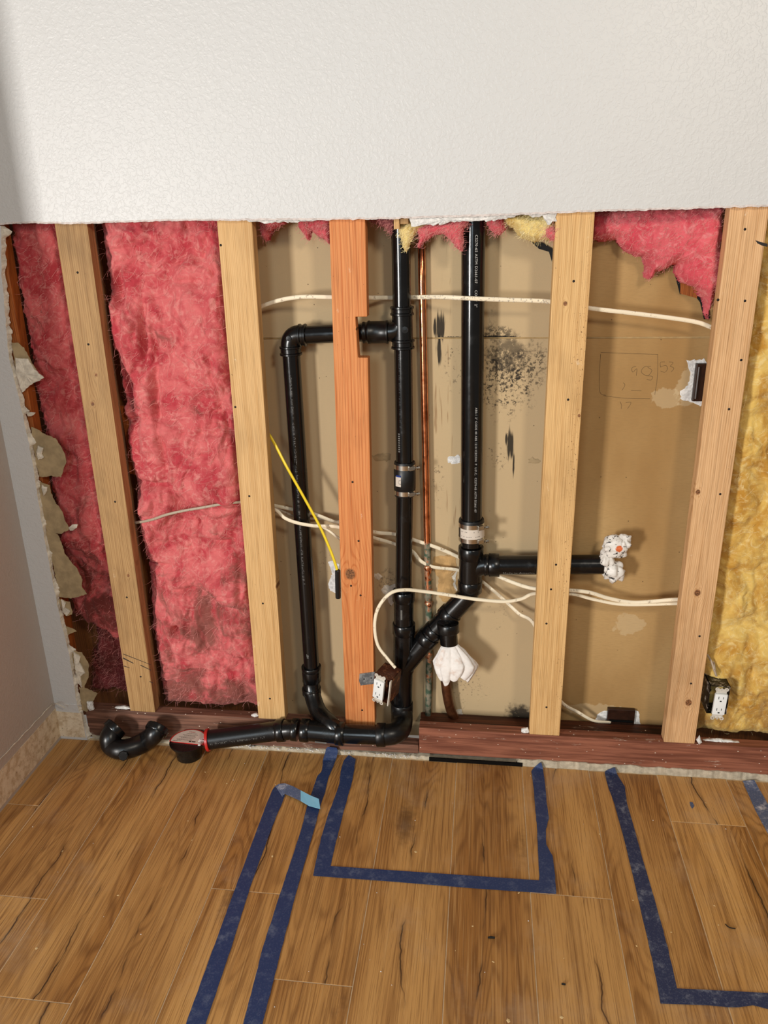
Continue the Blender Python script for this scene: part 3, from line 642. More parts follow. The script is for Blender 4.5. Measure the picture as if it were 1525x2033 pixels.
# ------------------------------------------------------------------ insulation
def inside(P, poly):
    x, z = P[:, 0], P[:, 1]; r = np.zeros(len(P), bool); n = len(poly)
    for i in range(n):
        x1, z1_, x2, z2 = *poly[i], *poly[(i+1) % n]
        c = (z1_ > z) != (z2 > z); xi = (x2-x1)*(z-z1_)/(z2-z1_+1e-12)+x1; r ^= c & (x < xi)
    return r
def pdist(P, poly):
    d = np.full(len(P), 9.); n = len(poly)
    for i in range(n):
        a = np.array(poly[i]); b = np.array(poly[(i+1) % n]); ab = b-a; t = np.clip(((P-a)@ab)/(ab@ab+1e-12), 0, 1)
        d = np.minimum(d, np.linalg.norm(P-a-t[:, None]*ab, axis=1))
    return d
def puff(name, poly, yb, T, R, step, mat, label, amp=.022, wisps=0, wmat=None, seed=0, rag=.01, group=None, dents=(), wl=(.012, .05), fold=1.0):
    poly = [(p[0], p[1]) for p in poly]; xs = [p[0] for p in poly]; zs = [p[1] for p in poly]
    gx = np.arange(min(xs)-rag*2, max(xs)+rag*2, step); gz = np.arange(min(zs)-rag*2, max(zs)+rag*2, step); X, Z = np.meshgrid(gx, gz, indexing='ij')
    P = np.stack([X.ravel(), Z.ravel()], 1); q3 = np.stack([P[:, 0], P[:, 1], P[:, 0]*0+seed*.37], 1)
    ins = inside(P, poly); d = np.where(ins, 1, -1)*pdist(P, poly)+(fbm(q3*38, 4, seed)-.5)*rag*2.2+(fbm(q3*130, 2, seed+5)-.5)*rag*.7
    ok = d > 0; t = np.clip(d/R, 0, 1); prof = np.sqrt(1-(1-t)**2)
    # warped lumps and creases
    wx = (fbm(q3*7, 3, seed+1)-.5)*.16; wz = (fbm(q3*7+9, 3, seed+2)-.5)*.16; qw = q3.copy(); qw[:, 0] += wx; qw[:, 1] += wz
    h = (fbm(qw*np.array([8, 5.5, 1]), 2, seed+3)-.5)*3.0*amp + (billow(qw*np.array([13, 9, 1]), 3, seed+4)-.35)*.9*amp*fold + (fbm(qw*np.array([42, 28, 1]), 3, seed+6, .5)-.5)*.5*amp+(billow(qw*np.array([45, 34, 1]), 2, seed+8)-.4)*.28*amp
    for cx, cz, rx, rz, dep in dents: h -= dep*np.exp(-((P[:, 0]-cx)/rx)**2-((P[:, 1]-cz)/rz)**2)
    y = yb-T*prof-h*prof; y = np.minimum(y, yb-.0008)
    nx, nz = X.shape; idx = np.arange(nx*nz).reshape(nx, nz); okk = ok.reshape(nx, nz)
    cell = okk[:-1, :-1] & okk[1:, :-1] & okk[1:, 1:] & okk[:-1, 1:]; ii, jj = np.nonzero(cell)
    A, B, C_, D = idx[ii, jj], idx[ii+1, jj], idx[ii+1, jj+1], idx[ii, jj+1]
    use = np.unique(np.concatenate([A, B, C_, D])); mp = -np.ones(nx*nz, int); mp[use] = np.arange(len(use)); k = len(use)
    jx = (vnoise(q3*400, 3)-.5)*step*.6
    V = np.stack([P[use, 0]+jx[use], y[use], P[use, 1]], 1); V2 = V.copy(); V2[:, 1] = yb+T*.1*prof[use]
    Fq = np.stack([mp[A], mp[B], mp[C_], mp[D]], 1)
    me = bpy.data.meshes.new(name); me.from_pydata(np.vstack([V, V2]).tolist(), [], np.vstack([Fq, Fq[:, ::-1]+k]).tolist())
    root = empty('insulation_batt', (float(np.mean(xs)), yb, min(zs)), label, 'insulation', group)
    link('fibre_body', me, mat, root, True)
    if wisps:
        sel = rng.choice(k, wisps); base = V[sel].copy(); n = 5; dr = rng.normal(size=(wisps, 3)); dr[:, 1] = -np.abs(dr[:, 1])*.35; dr /= np.linalg.norm(dr, axis=1)[:, None]
        L = rng.uniform(*wl, wisps)[:, None]/n; curl = rng.normal(size=(wisps, 3))*.35; curl[:, 1] *= .4; pts = [base]
        base[:, 1] -= .0005
        for s in range(1, n): dr = dr+curl; dr /= np.linalg.norm(dr, axis=1)[:, None]; pts.append(pts[-1]+dr*L)
        pts = np.stack(pts, 1); pts[:, :, 1] = np.minimum(pts[:, :, 1], yb); wv = np.array([.0002, 0, .0002])*rng.choice([-1, 1], (wisps, 1, 1)); wv = wv*np.array([1, 1, 1.])
        wv = wv*rng.uniform(.5, 1.3, (wisps, 1, 1)); VV = np.concatenate([pts-wv*np.array([1, 1, -1]), pts+wv*np.array([1, 1, -1])], 1).reshape(-1, 3)
        b = (np.arange(wisps)*2*n)[:, None]; i = np.arange(n-1)[None]; FF = np.stack([b+i, b+i+1, b+n+i+1, b+n+i], -1).reshape(-1, 4)
        me = bpy.data.meshes.new('loose_fibres'); me.from_pydata(VV.tolist(), [], FF.tolist()); tag(link('loose_fibres', me, wmat, root), kind='stuff')
    return root
def pz(px, y=.03): return [(at(u, v, y=y).x, at(u, v, y=y).z) for u, v in px]
X = lambda u, v, y=.04: at(u, v, y=y).x
def D_(u, v, ru, rv, dep): a = at(u, v, y=.04); return (a.x, a.z, ru/740, rv/740, dep)
puff('batt', [(-.797, .10), (-.447, .10), (-.444, 1.62), (-.797, 1.62)], .112, .074, .05, .0032, m_pink, 'large pink fibreglass batt between the brown stud and the pale pine stud', .031, 2600, m_wisp, 3, .006,
     dents=[D_(350, 1252, 9, 12, .05), D_(245, 770, 16, 70, .07), D_(270, 860, 14, 60, .03), D_(385, 500, 22, 22, .02), D_(305, 690, 8, 50, .03), D_(365, 1180, 40, 8, .02), D_(300, 960, 40, 10, .03), D_(470, 620, 10, 40, .02), D_(285, 660, 7, 60, .028), D_(312, 800, 8, 70, .028), D_(330, 900, 9, 50, .02), D_(420, 860, 60, 6, .012), D_(360, 560, 50, 7, .012), D_(430, 1080, 60, 8, .02), D_(300, 1130, 30, 7, .022), D_(400, 1340, 70, 8, .022), D_(340, 1300, 8, 40, .02), D_(480, 1150, 8, 60, .025), D_(235, 600, 10, 60, .03)], wl=(.015, .06), fold=1.35)
puff('batt', [(-1.06, .42), (-.872, .30), (-.872, 1.62), (-1.04, 1.62)], .115, .075, .045, .0034, m_pink_l, 'narrow pink fibreglass batt left of the brown stud behind torn drywall', .020, 1200, m_wisp, 11, .014, fold=1.2)
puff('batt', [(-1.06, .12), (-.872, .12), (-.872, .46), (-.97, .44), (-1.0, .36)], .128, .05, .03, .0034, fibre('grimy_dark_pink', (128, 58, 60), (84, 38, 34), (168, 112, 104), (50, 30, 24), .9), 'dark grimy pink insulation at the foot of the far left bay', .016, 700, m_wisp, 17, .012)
# hanging tufts along the cut
puff('tuft', pz([(500, 425), (560, 425), (560, 444), (545, 450), (533, 460), (527, 478), (516, 480), (508, 470), (505, 450)]), .09, .04, .02, .0025, m_pink_t, 'small pink tuft under the drywall edge, right of the pale pine stud', .008, 500, m_wisp, 21, .004, wl=(.006, .024))
puff('tuft', pz([(578, 425), (655, 425), (655, 478), (648, 490), (640, 480), (628, 472), (612, 462), (606, 482), (598, 470), (584, 452)]), .09, .045, .02, .0025, m_pink_t, 'pink tuft with two drips under the drywall edge, left of the orange stud', .009, 700, m_wisp, 23, .004, wl=(.006, .024))
puff('tuft', pz([(724, 425), (790, 425), (786, 455), (774, 470), (762, 456), (745, 447), (728, 440)]), .085, .04, .02, .0025, fibre('purple_grey_tuft', (136, 74, 78), (70, 48, 54), (170, 110, 108), (50, 36, 38), .7), 'dark purplish tuft under the drywall edge, right of the orange stud', .008, 500, m_wisp, 27, .004, wl=(.006, .024))
puff('tuft', pz([(788, 444), (845, 430), (872, 442), (850, 452), (828, 462), (818, 478), (812, 492), (805, 502), (798, 494), (793, 470)], .02), .045, .03, .02, .0022, m_yel_t, 'yellow tuft hanging in front of the centre vent pipe', .008, 600, m_wisp_y, 29, .003, wl=(.006, .024))
puff('tuft', pz([(826, 452), (850, 440), (940, 425), (930, 445), (922, 455), (922, 480), (918, 502), (905, 492), (892, 478), (880, 466), (862, 468), (842, 480), (832, 500), (825, 490), (832, 472)], .02), .042, .03, .02, .0022, m_pink_t, 'pink tuft hanging between the two tall black pipes', .008, 900, m_wisp, 31, .003, wl=(.006, .024))
puff('tuft', pz([(962, 420), (1000, 425), (1008, 455), (996, 468), (984, 468), (972, 456), (966, 445)]), .07, .035, .02, .0024, m_pink_t, 'round pink tuft right of the tall black vent pipe', .007, 400, m_wisp, 37, .003, wl=(.006, .024))
puff('tuft', pz([(992, 420), (1105, 420), (1108, 465), (1098, 478), (1080, 478), (1064, 482), (1040, 478), (1028, 468), (1022, 455), (1005, 446)], .02), .07, .05, .025, .0024, m_yel_t, 'lumpy yellow tuft left of the speckled pine stud', .016, 900, m_wisp_y, 41, .004, fold=1.6, wl=(.006, .024))
puff('tuft', pz([(1080, 452), (1098, 448), (1108, 462), (1108, 480), (1094, 478), (1084, 470)], .0), .03, .03, .012, .0022, m_pink_t, 'small pink wad stuck to the yellow tuft by the speckled stud', .005, 250, m_wisp, 43, .003, wl=(.006, .024))
puff('tuft', pz([(1174, 415), (1450, 405), (1450, 560), (1430, 600), (1420, 640), (1412, 636), (1410, 610), (1396, 590), (1385, 575), (1362, 562), (1350, 545), (1352, 530), (1330, 536), (1312, 545), (1304, 560), (1294, 560), (1287, 552), (1290, 535), (1284, 515), (1270, 512), (1255, 505), (1240, 490), (1232, 478), (1205, 482), (1180, 474)]),
     .118, .075, .04, .003, m_pink_t, 'large torn pink batt hanging at the top of the bay left of the knotty stud', .02, 1800, m_wisp, 47, .007, fold=1.3, wl=(.006, .024))
puff('batt', [(.872, .10), (1.6, .10), (1.6, 1.62), (.868, 1.62)], .115, .08, .05, .0042, m_yel, 'yellow fibreglass batt filling the bay right of the knotty stud', .028, 2200, m_wisp_y, 53, .008, wl=(.012, .045), fold=1.5,
     dents=[D_(1500, 1345, 14, 22, .05), D_(1450, 1380, 10, 60, .03)])
# black tar paper scraps behind the torn batts
for px, lab in (([(1380, 556), (1392, 566), (1404, 590), (1410, 632), (1398, 634), (1390, 600), (1376, 582), (1350, 584), (1340, 545), (1352, 528)], 'black tar paper scrap behind the large torn pink batt'),
                ([(1052, 478), (1078, 482), (1098, 495), (1096, 520), (1090, 500), (1070, 494)], 'black tar paper scrap under the lumpy yellow tuft')):
    M = MB(); pts = [at(u, v, y=.124) for u, v in px]; M.prism(pts, (0, .0015, 0)); tag(M.build('tar_paper_scrap', m_black), lab, 'scrap')
M = MB(); M.prism([at(u, v, y=.121) for u, v in [(1351, 560), (1384, 572), (1384, 592), (1351, 583)]], (0, .0015, 0)); tag(M.build('sheathing_scrap', m_studF), 'orange sheathing scrap under the large torn pink batt', 'scrap')
# gypsum rubble where the drywall edge broke above the pipes
for i, (px, y0) in enumerate([([(812, 432), (850, 430), (880, 429), (935, 424), (960, 424), (955, 436), (900, 441), (870, 446), (842, 446), (815, 450)], -.004), ([(945, 424), (1010, 422), (1040, 424), (1000, 436), (960, 440), (948, 436)], -.003), ([(1040, 420), (1105, 418), (1104, 440), (1088, 446), (1080, 430), (1050, 430)], -.002), ([(480, 436), (560, 435), (640, 434), (600, 440), (520, 442)], -.006)]):
    tag(lump('gypsum_rubble', px, y0, .006, m_white, wall_back, .003, 70+i))
M = MB(); M.box(at(782, 455, y=.002)[:], (at(793, 440, y=.002).x, .03, 1.60)); tag(M.build('shim', m_studD, bevel=.001), 'small pine shim under the drywall edge above the centre vent', 'shim')
M = MB(); M.box(at(795, 445, y=.004)[:], (at(811, 445, y=.004).x, .02, 1.60)); tag(M.build('shim', m_studA, bevel=.001), 'greyish wood block under the drywall edge right of the pine shim', 'shim')

# knocked-off plaster beside the stud feet, marker lines and scuffs
bp = bpy.data.objects['bottom_plate']; bpl = bpy.data.objects['bottom_plate.001']
for k, (px, par, y0) in enumerate([([(1036, 1448), (1048, 1446), (1052, 1455), (1046, 1460), (1034, 1458)], bp, .01), ([(1384, 1470), (1389, 1462), (1394, 1474), (1388, 1479)], bp, .0), ([(1396, 1470), (1430, 1468), (1470, 1474), (1475, 1481), (1440, 1480), (1400, 1478)], bp, .02),
        ([(228, 1404), (246, 1402), (262, 1408), (262, 1414), (240, 1411), (226, 1409)], bpl, .012), ([(498, 1420), (508, 1417), (513, 1421), (508, 1426)], bpl, .01)]): lump('plaster_lump', px, y0, .006, m_white, par, .0012, 90+k)
sA = bpy.data.objects['wall_stud']; sE = bpy.data.objects['wall_stud.004']
for a, b, w_ in ((z4(745, 1215), z4(912, 1280), 1.2), (z4(745, 1240), z4(808, 1272), 2.4), (z4(850, 1283), z4(915, 1314), 1.6), (z4(750, 1288), z4(785, 1300), 1.4), (z4(905, 1382), z4(928, 1392), 1.2)):
    M = MB(); M.prism([at(a[0], a[1]-w_/2, y=-.0006), at(b[0], b[1]-w_/4, y=-.0006), at(b[0], b[1]+w_/4, y=-.0006), at(a[0], a[1]+w_/2, y=-.0006)], (0, .0008, 0)); M.build('marker_line', m_ink, sA)
M = MB(); M.prism([at(u, v, y=-.0006) for u, v in [(1500, 477), (1512, 481), (1524, 484), (1524, 490), (1514, 488), (1504, 483)]], (0, .0008, 0)); M.build('marker_line', m_ink, sE)
lump('corner_crack', [(107, 1430), (111, 1432), (112, 1442), (116, 1452), (110, 1458), (104, 1456), (108, 1444)], YD-.001, .001, m_dark, sliver_o, .0012, 99)

M = MB(); M.prism([at(u, v, y=.088) for u, v in [(238, 806), (258, 808), (266, 850), (280, 945), (258, 940), (250, 870)]], (0, .006, 0)); tag(M.build('sheathing_scrap', m_studF), 'orange sheathing strip in the dark gap right of the brown stud', 'scrap')
# ------------------------------------------------------------------ pipework
YP = .076; R1 = .0242; R2 = .0300
def pp(u, v, y=YP): return at(u, v, y=y)
def pipe(a, b, r, parent, mat=None, name='pipe', mid=()):
    M = MB(); pts = [a, *mid, b]; d = (pts[-1]-pts[0])
    if not mid: pts = [a.lerp(b, k/6) for k in range(7)]
    M.tube(pts, r, 32); return M.build(name, mat or m_abs, parent, True, auto=.9)
def hub(M, p, d, L, r, lip=.002, mi=0):
    """socket collar centred on p along d"""
    h = L/2; M.lathe(p, d, [(-h, r-.006), (-h, r), (-h+.0015, r+lip), (-h+.006, r+lip), (-h+.008, r+.0004), (h-.008, r+.0004), (h-.006, r+lip), (h-.0015, r+lip), (h, r), (h, r-.006)], 32, mi)
def collar(M, p, d, L, r):
    h = L/2; M.lathe(p, d, [(-h, .0001), (-h, r-.001), (-h+.0012, r), (h-.0012, r), (h, r-.001), (h, .0001)], 32)
def sweep(M, pts, r, rad, n=28): M.tube(fillet(pts, rad, 10), r, n)
def fit(M, name, parent, mat=None, label=None): return tag(M.build(name, mat or m_fit, parent, auto=.7), label)

def on_pipe(M, c, a, r, phi0, gx, gy, n=None):
    """map flat glyph coordinates onto a pipe: gx runs along axis a, gy round it"""
    a = a.normalized(); n = Vector((0, -1, 0)); n = (n-a*n.dot(a)).normalized(); w_ = a.cross(n)*-1
    ph = phi0+gy/r; return c+a*gx+(n*math.cos(ph)+w_*math.sin(ph))*r
def text_pipe(txt, c, a, r, phi0, h, mat, parent, name='printing'):
    cu = bpy.data.curves.new('t', 'FONT'); cu.body = txt; cu.size = h*1.4; cu.resolution_u = 2; cu.space_character = 1.1
    o = bpy.data.objects.new('t', cu); COL.objects.link(o); dg = bpy.context.evaluated_depsgraph_get(); me = o.evaluated_get(dg).to_mesh()
    vs = [on_pipe(None, c, a, r+.0003, phi0, v.co.x, v.co.y-h*.5) for v in me.vertices]; fs = [tuple(p.vertices) for p in me.polygons]
    bpy.data.objects.remove(o); bpy.data.curves.remove(cu)
    m2 = bpy.data.meshes.new(name); m2.from_pydata([tuple(v) for v in vs], [], fs); return link(name, m2, mat, parent)
def marks_pipe(c, a, L, r, phi0, h, mat, parent, seed=1, name='printing'):
    """worn print too faint to read: short strokes"""
    r_ = random.Random(seed); M = MB(); x = 0
    while x < L:
        wd = r_.uniform(.0018, .004); k = r_.choice([1, 2, 2, 3])
        if r_.random() < .16: x += .007
        for j in range(k):
            if r_.random() < .5: q_ = [(x+wd*j/k, -h/2*r_.uniform(.5, 1)), (x+wd*j/k+.0008, h/2)]
            else: yy = r_.uniform(-h/2, h/2); q_ = [(x, yy), (x+wd, yy+.0009)]
            (x0, y0), (x1, y1) = q_; M.add([on_pipe(None, c, a, r+.0003, phi0, gx, gy) for gx, gy in ((x0, y0), (x1, y0), (x1, y1), (x0, y1))], [(0, 1, 2, 3)])
        x += wd+.0014
    return M.build(name, mat, parent)
def patch_pipe(c, a, r, p0, p1, x0, x1, mat, parent, name, n=14):
    M = MB(); vs = []
    for i in range(n+1):
        for x in (x0, x1): vs.append(on_pipe(None, c, a, r, p0+(p1-p0)*i/n, x, 0))
        for x in (x1, x0): vs.append(on_pipe(None, c, a, r-.0012, p0+(p1-p0)*i/n, x, 0))
    fs = [(i*4+k, i*4+(k+1) % 4, (i+1)*4+(k+1) % 4, (i+1)*4+k) for i in range(n) for k in range(4)]+[(0, 1, 2, 3), (n*4+3, n*4+2, n*4+1, n*4)]
    M.add(vs, fs); return M.build(name, mat, parent, True, auto=.8)
def clamp(p, d, r, parent):
    """hose clamp: band, worm housing and hex screw pointing right"""
    M = MB(); M.lathe(p, d, [(-.0065, r-.002), (-.0065, r+.0008), (.0065, r+.0008), (.0065, r-.002)], 40); b = M.build('hose_clamp', m_steel, parent, auto=.7)
    return b
def clamp_screw(p, r, parent):
    s = p+Vector((r*.72, -r*.86, 0)); M = MB(); M.box((-.009, -.004, -.006), (.009, .004, .006), R=Matrix.Rotation(math.radians(38), 3, 'Z'), c=s); M.build('worm_housing', m_steel, parent, bevel=.0012)
    e = s+Vector((.010, .004, 0)); M = MB(); M.lathe(e, (.9, .45, 0), [(0, .0001), (0, .0035), (.006, .0035), (.006, .0058), (.012, .0058), (.0125, .0001)], 8); M.build('clamp_screw', m_screw, parent, auto=.5)

DR = empty('drain_pipework', tuple(pp(800, 1430)), 'black plastic drain and vent pipework, left loop, centre stack and angled branch', 'pipe')
# left vent riser and the loop behind the orange stud
cornr = pp(576.5, 665); vb = pp(618.5, 1322); vt = pp(578, 700)
pipe(vt, vb, R1, DR); pipe(pp(600, 665), pp(722, 660), R1, DR)
M = MB(); sweep(M, [pp(577, 690), cornr, pp(598, 665)], R1+.0025, .035); hub(M, pp(577.3, 696), vt-vb, .026, R1+.0032, .003); hub(M, pp(601, 665.5), cornr-pp(640, 665), .022, R1+.0032, .003)
M.lathe(pp(573, 672, YP-.028), (0, -1, 0), [(0, .007), (.0018, .0068), (.002, .0001)], 16); fit(M, 'elbow', DR, None)
# centre vent stack, top to bottom
tops = [pp(795, 425), pp(796.5, 500), pp(798, 615)]
pipe(tops[0], tops[2], R1, DR)
M = MB(); tc = pp(799, 652); M.tube([pp(798.3, 612), pp(799.8, 690)], R1+.003, 32); hub(M, pp(798.3, 617), vt-vb, .024, R1+.004, .003); hub(M, pp(800, 683), vt-vb, .026, R1+.004, .003)
sweep(M, [pp(770, 659), pp(798.5, 659), pp(797.5, 628)], R1+.001, .045)
M.lathe(pp(804, 655, YP-.028), (0, -1, 0), [(0, .009), (.0015, .0088), (.0018, .0001)], 16); fit(M, 'sanitary_tee', DR)
M = MB(); ax_ = pp(770, 659)-pp(722, 660); hub(M, pp(751, 659.5), ax_, .056, R1+.0045, .002); hub(M, pp(727, 660), ax_, .02, R1+.002, .002); tag(fit(M, 'coupling', DR, m_absd), 'dusty coupling showing in the notch of the orange stud')
p_a, p_b = pp(800.5, 688), pp(803.4, 925); pipe(p_a, p_b, R1, DR); pipe(pp(803.4, 975), pp(801, 1175), R1, DR)
cc = pp(803.6, 950); ax1 = (pp(803.4, 975)-pp(803.4, 925)).normalized(); M = MB(); M.lathe(cc, ax1, [(-.050, R1), (-.050, R1+.0045), (-.047, R1+.0055), (-.030, R1+.0055), (-.028, R1+.0068), (.028, R1+.0068), (.030, R1+.0055), (.047, R1+.0055), (.050, R1+.0045), (.050, R1)], 40)
cup = tag(M.build('rubber_coupling', m_rub, DR, auto=.6), 'black rubber sleeve with two steel clamps')
for s in (-.038, .038): clamp(cc+ax1*s, ax1, R1+.0058, cup); clamp_screw(cc+ax1*s, R1+.006, cup)
patch_pipe(cc, ax1, R1+.0076, -.25, -.82, -.012, .016, m_label, cup, 'sticker', 6)
marks_pipe(cc+ax1*-.004, ax1, .014, R1+.008, -.38, .008, m_ink, cup, 4, 'sticker_print'); patch_pipe(cc, ax1, R1+.0079, -.26, -.75, -.017, -.012, m_inkb, cup, 'sticker_band', 6)
# wye and 2 inch stack
st0, st1 = pp(801, 1170), pp(801, 1432)
M = MB(); ax = st1-st0; M.tube([pp(801.5, 1180), pp(801.5, 1240)], .0298, 32); collar(M, pp(801.5, 1182), ax, .034, .0335); collar(M, pp(802, 1247), ax, .034, .0345); fit(M, 'reducing_coupling', DR)
patch_pipe(pp(797, 1212), ax.normalized(), .0302, .35, .02, -.016, .016, m_inkg, DR, 'barcode_mark', 6)
bA, bB, bC, bD = pp(801, 1324), pp(848, 1268), pp(893, 1219), pp(932, 1178)
M = MB(); M.tube([pp(802, 1250), pp(801, 1332)], .0318, 32); M.tube([bA, bA.lerp(bB, .97)], .0308, 32); collar(M, bB, bB-bA, .03, .0345); fit(M, 'wye', DR)
M = MB(); dd = (bC-bB).normalized(); M.tube([bB+dd*.01, bC+dd*.012], .0300, 32); collar(M, bB.lerp(bC, .30), dd, .022, .0338); collar(M, bC-dd*.004, dd, .028, .0345)
stub = [bB.lerp(bC, .72), pp(890, 1246, YP-.03), pp(892, 1286, YP-.036)]; sd = stub[2]-stub[1]
M.tube([stub[0], stub[1]+(stub[2]-stub[1])*.1], .0285, 32); collar(M, stub[1], sd, .028, .0325); fit(M, 'combination_tee', DR)
M = MB(); n_ = sd.normalized(); M.lathe(stub[1], n_, [(0, .0262), (.052, .0262), (.052, .0215), (.02, .0215), (.02, .0001)], 32); tag(M.build('pipe_stub', m_abs, DR, auto=.7), 'open downward pipe stub')
M = MB(); sweep(M, [bC+dd*.004, bD, pp(932.5, 1156)], .0312, .055); collar(M, pp(933, 1163), ax, .036, .0355); fit(M, 'elbow', DR)
M = MB(); M.tube([pp(935, 1092), pp(933.5, 1165)], .0335, 32); collar(M, pp(935, 1096), ax, .036, .0362); sweep(M, [pp(978, 1121.5), pp(934, 1121), pp(933.5, 1158)], .0300, .05); collar(M, pp(981, 1122), pp(1000, 1122)-pp(960, 1122), .030, .0345); collar(M, pp(966, 1122), pp(1000, 1122)-pp(960, 1122), .012, .0325); fit(M, 'sanitary_tee', DR)
h0, h1 = pp(976, 1122), pp(1197, 1120.5); ha = (h1-h0).normalized()
M = MB(); M.lathe(h0, ha, [(0, .02), (0, .0283), ((h1-h0).length, .0283), ((h1-h0).length, .0245), ((h1-h0).length-.03, .0245), ((h1-h0).length-.03, .0001)], 36); hp = M.build('pipe', m_abs, DR, auto=.7)
text_pipe('Made in America', pp(998, 1122), ha, .0283, -.52, .0085, m_inkg, hp)
# lower stack
pipe(pp(800.5, 1322), pp(799, 1412), R2, DR)
M = MB(); collar(M, pp(798, 1404), ax, .036, .0350); M.tube([pp(798, 1396), pp(797, 1432)], .0325, 28)
eb = [at(752, 1459, y=-.034), at(790, 1458, y=-.030), at(800, 1436, y=.045), at(798, 1405, y=.076)]; sweep(M, eb, .0325, .055); collar(M, at(757, 1459, y=-.034), at(757, 1459, y=-.034)-at(700, 1458, y=-.034), .026, .0360); fit(M, 'elbow', DR, m_absd)
# horizontal run in front of the plate
H = lambda u, v: at(u, v, y=-.034)
pipe(H(676, 1456), H(752, 1459), R2, DR)
M = MB(); hx = H(690, 1458)-H(600, 1449); M.tube([H(602, 1449.5), H(680, 1457)], .0318, 32); collar(M, H(606, 1450), hx, .026, .0358); collar(M, H(676, 1456.5), hx, .026, .0358)
rise = [H(676, 1452), H(650, 1438)+Vector((0, .02, 0)), at(628, 1400, y=.045), at(619, 1372, y=YP-.004), at(618.5, 1350, y=YP)]
M.tube(spline([H(672, 1455), H(655, 1442)+Vector((0, .012, .0)), at(634, 1415, y=.02), at(622, 1385, y=.055), at(618.5, 1358, y=YP-.002), at(618.3, 1340, y=YP)], 6), .0262, 28)
collar(M, at(618.8, 1371, y=YP-.008), vt-vb, .022, .0300); fit(M, 'wye', DR)
M = MB(); collar(M, pp(618.3, 1338), vt-vb, .05, .0296); collar(M, pp(618.2, 1326), vt-vb, .014, .0312); fit(M, 'coupling', DR)
patch_pipe(H(640, 1458), hx.normalized(), .0322, -.15, -.33, -.017, .019, m_inkg, DR, 'barcode_mark', 4)
e0 = H(558, 1450); M = MB(); sweep(M, [at(548, 1451, y=-.034), H(575, 1448.5), H(590, 1448.8)], .0312, .05); collar(M, e0, H(575, 1449)-at(548, 1451, y=-.034), .024, .0355); collar(M, H(586, 1448.8), hx, .02, .0350); collar(M, H(600, 1449.5), hx, .008, .0325); fit(M, 'shallow_elbow', DR)
lp0, lp1 = at(413, 1469, y=-.070), at(552, 1451, y=-.034); la = (lp1-lp0).normalized()
tail = pipe(lp0, lp1, R2, DR, m_absd); marks_pipe(lp0+la*.012, la, .17, R2, .1, .006, m_inkg, tail, 9)
M = MB(); M.lathe(lp0, la, [(-.004, .0001), (-.004, .0345), (.003, .0350), (.0045, .034), (.0045, .030)], 32); tag(M.build('red_end_cap', m_red, DR, auto=.6), 'red rimmed cap on the open pipe end')
# faint printing
marks_pipe(pp(581, 738), (vb-vt).normalized(), .62, R1, -.08, .006, m_inkg, DR, 2); text_pipe('1/2"', pp(616, 1300), (vt-vb).normalized(), R1, .12, .006, m_inkw, DR)
marks_pipe(pp(801, 700), (p_b-p_a).normalized(), .20, R1, -.38, .006, plain('very_faint_ink', (52, 52, 52), .5), DR, 3)
M = MB()
for k in range(9): M.add([on_pipe(None, pp(801.5, 857), (p_b-p_a), R1+.0003, -.46, k*.0062+gx, gy) for gx, gy in ((0, -.0026), (.0035, -.0026), (.0035, .0026), (0, .0026))], [(0, 1, 2, 3)])
M.build('barcode_mark', m_inkg, DR)

# right-hand vent pipe with its clamped sleeve
vp0, vp1 = pp(940, 425), pp(935.5, 1090); va = (vp1-vp0).normalized()
VP = empty('vent_pipe', tuple(vp1), 'tall black vent pipe right of centre with white lettering and a steel-clamped sleeve', 'pipe')
body = pipe(vp0, vp1+va*-.012, R2, VP)
text_pipe('CS270-65 ASTM D2661-07     COEX  2"', pp(939.5, 466), va, R2, .30, .0068, m_inkw, body)
text_pipe('ABS-1 2" CODE 40 ABS 1210 ICECON  P  U.P.C.  CS270-65 ASTM D2661-07', pp(937, 805), va, R2, .42, .0060, m_inkw, body)
cv = pp(936, 1053); M = MB(); M.lathe(cv, va, [(-.036, R2), (-.036, R2+.005), (-.033, R2+.006), (.028, R2+.006), (.030, R2)], 40); cup2 = tag(M.build('rubber_coupling', m_rub, VP, auto=.6), 'black sleeve wrapped with a white label between two steel bands')
for s in (-.021, .021): clamp(cv+va*s, va, R2+.0062, cup2); clamp_screw(cv+va*s, R2+.0075, cup2)
patch_pipe(cv, va, R2+.0075, 1.5, -.95, -.0145, .0145, m_label, cup2, 'sticker', 20)
M = MB(); mk = random.Random(3)
for ph in np.linspace(-.8, .9, 16):
    for x in (-.008, .006):
        if mk.random() < .6: M.add([on_pipe(None, cv, va, R2+.0078, ph, x+gx, gy) for gx, gy in ((0, -.0012), (.0014, -.0012), (.0014, .0012), (0, .0012))], [(0, 1, 2, 3)])
M.build('sticker_print', m_ink, cup2)

# copper
cpts = [(836, 440), (838, 560), (841, 700), (844, 850), (847, 1000), (849, 1110), (851, 1200), (852, 1300), (851, 1375), (850, 1446)]
CP = empty('copper_pipe', tuple(at(850, 1446, y=.111)), 'slim vertical copper water pipe between the two tall black pipes', 'pipe')
C3 = [at(u, v, y=.1115) for u, v in cpts]; M = MB(); M.tube(C3, .0100, 20); M.build('pipe', m_cop, CP, True)
for v, L in ((1127, .016), (1178, .03), (1198, .012), (1300, .02)):
    M = MB(); u = np.interp(v, [c[1] for c in cpts], [c[0] for c in cpts]); collar(M, at(u, v, y=.1115), (0, 0, 1), L, .0122); M.build('solder_sleeve', m_cop, CP, auto=.7)
M = MB(); M.tube(spline([at(884, 1345, y=.10), at(889, 1385, y=.10), at(896, 1412, y=.105), at(908, 1436, y=.112)], 6), .0155, 20); tag(M.build('copper_stub', m_cop_old, smooth=True), 'short tarnished copper pipe bending away below the hanging white rag', 'pipe')

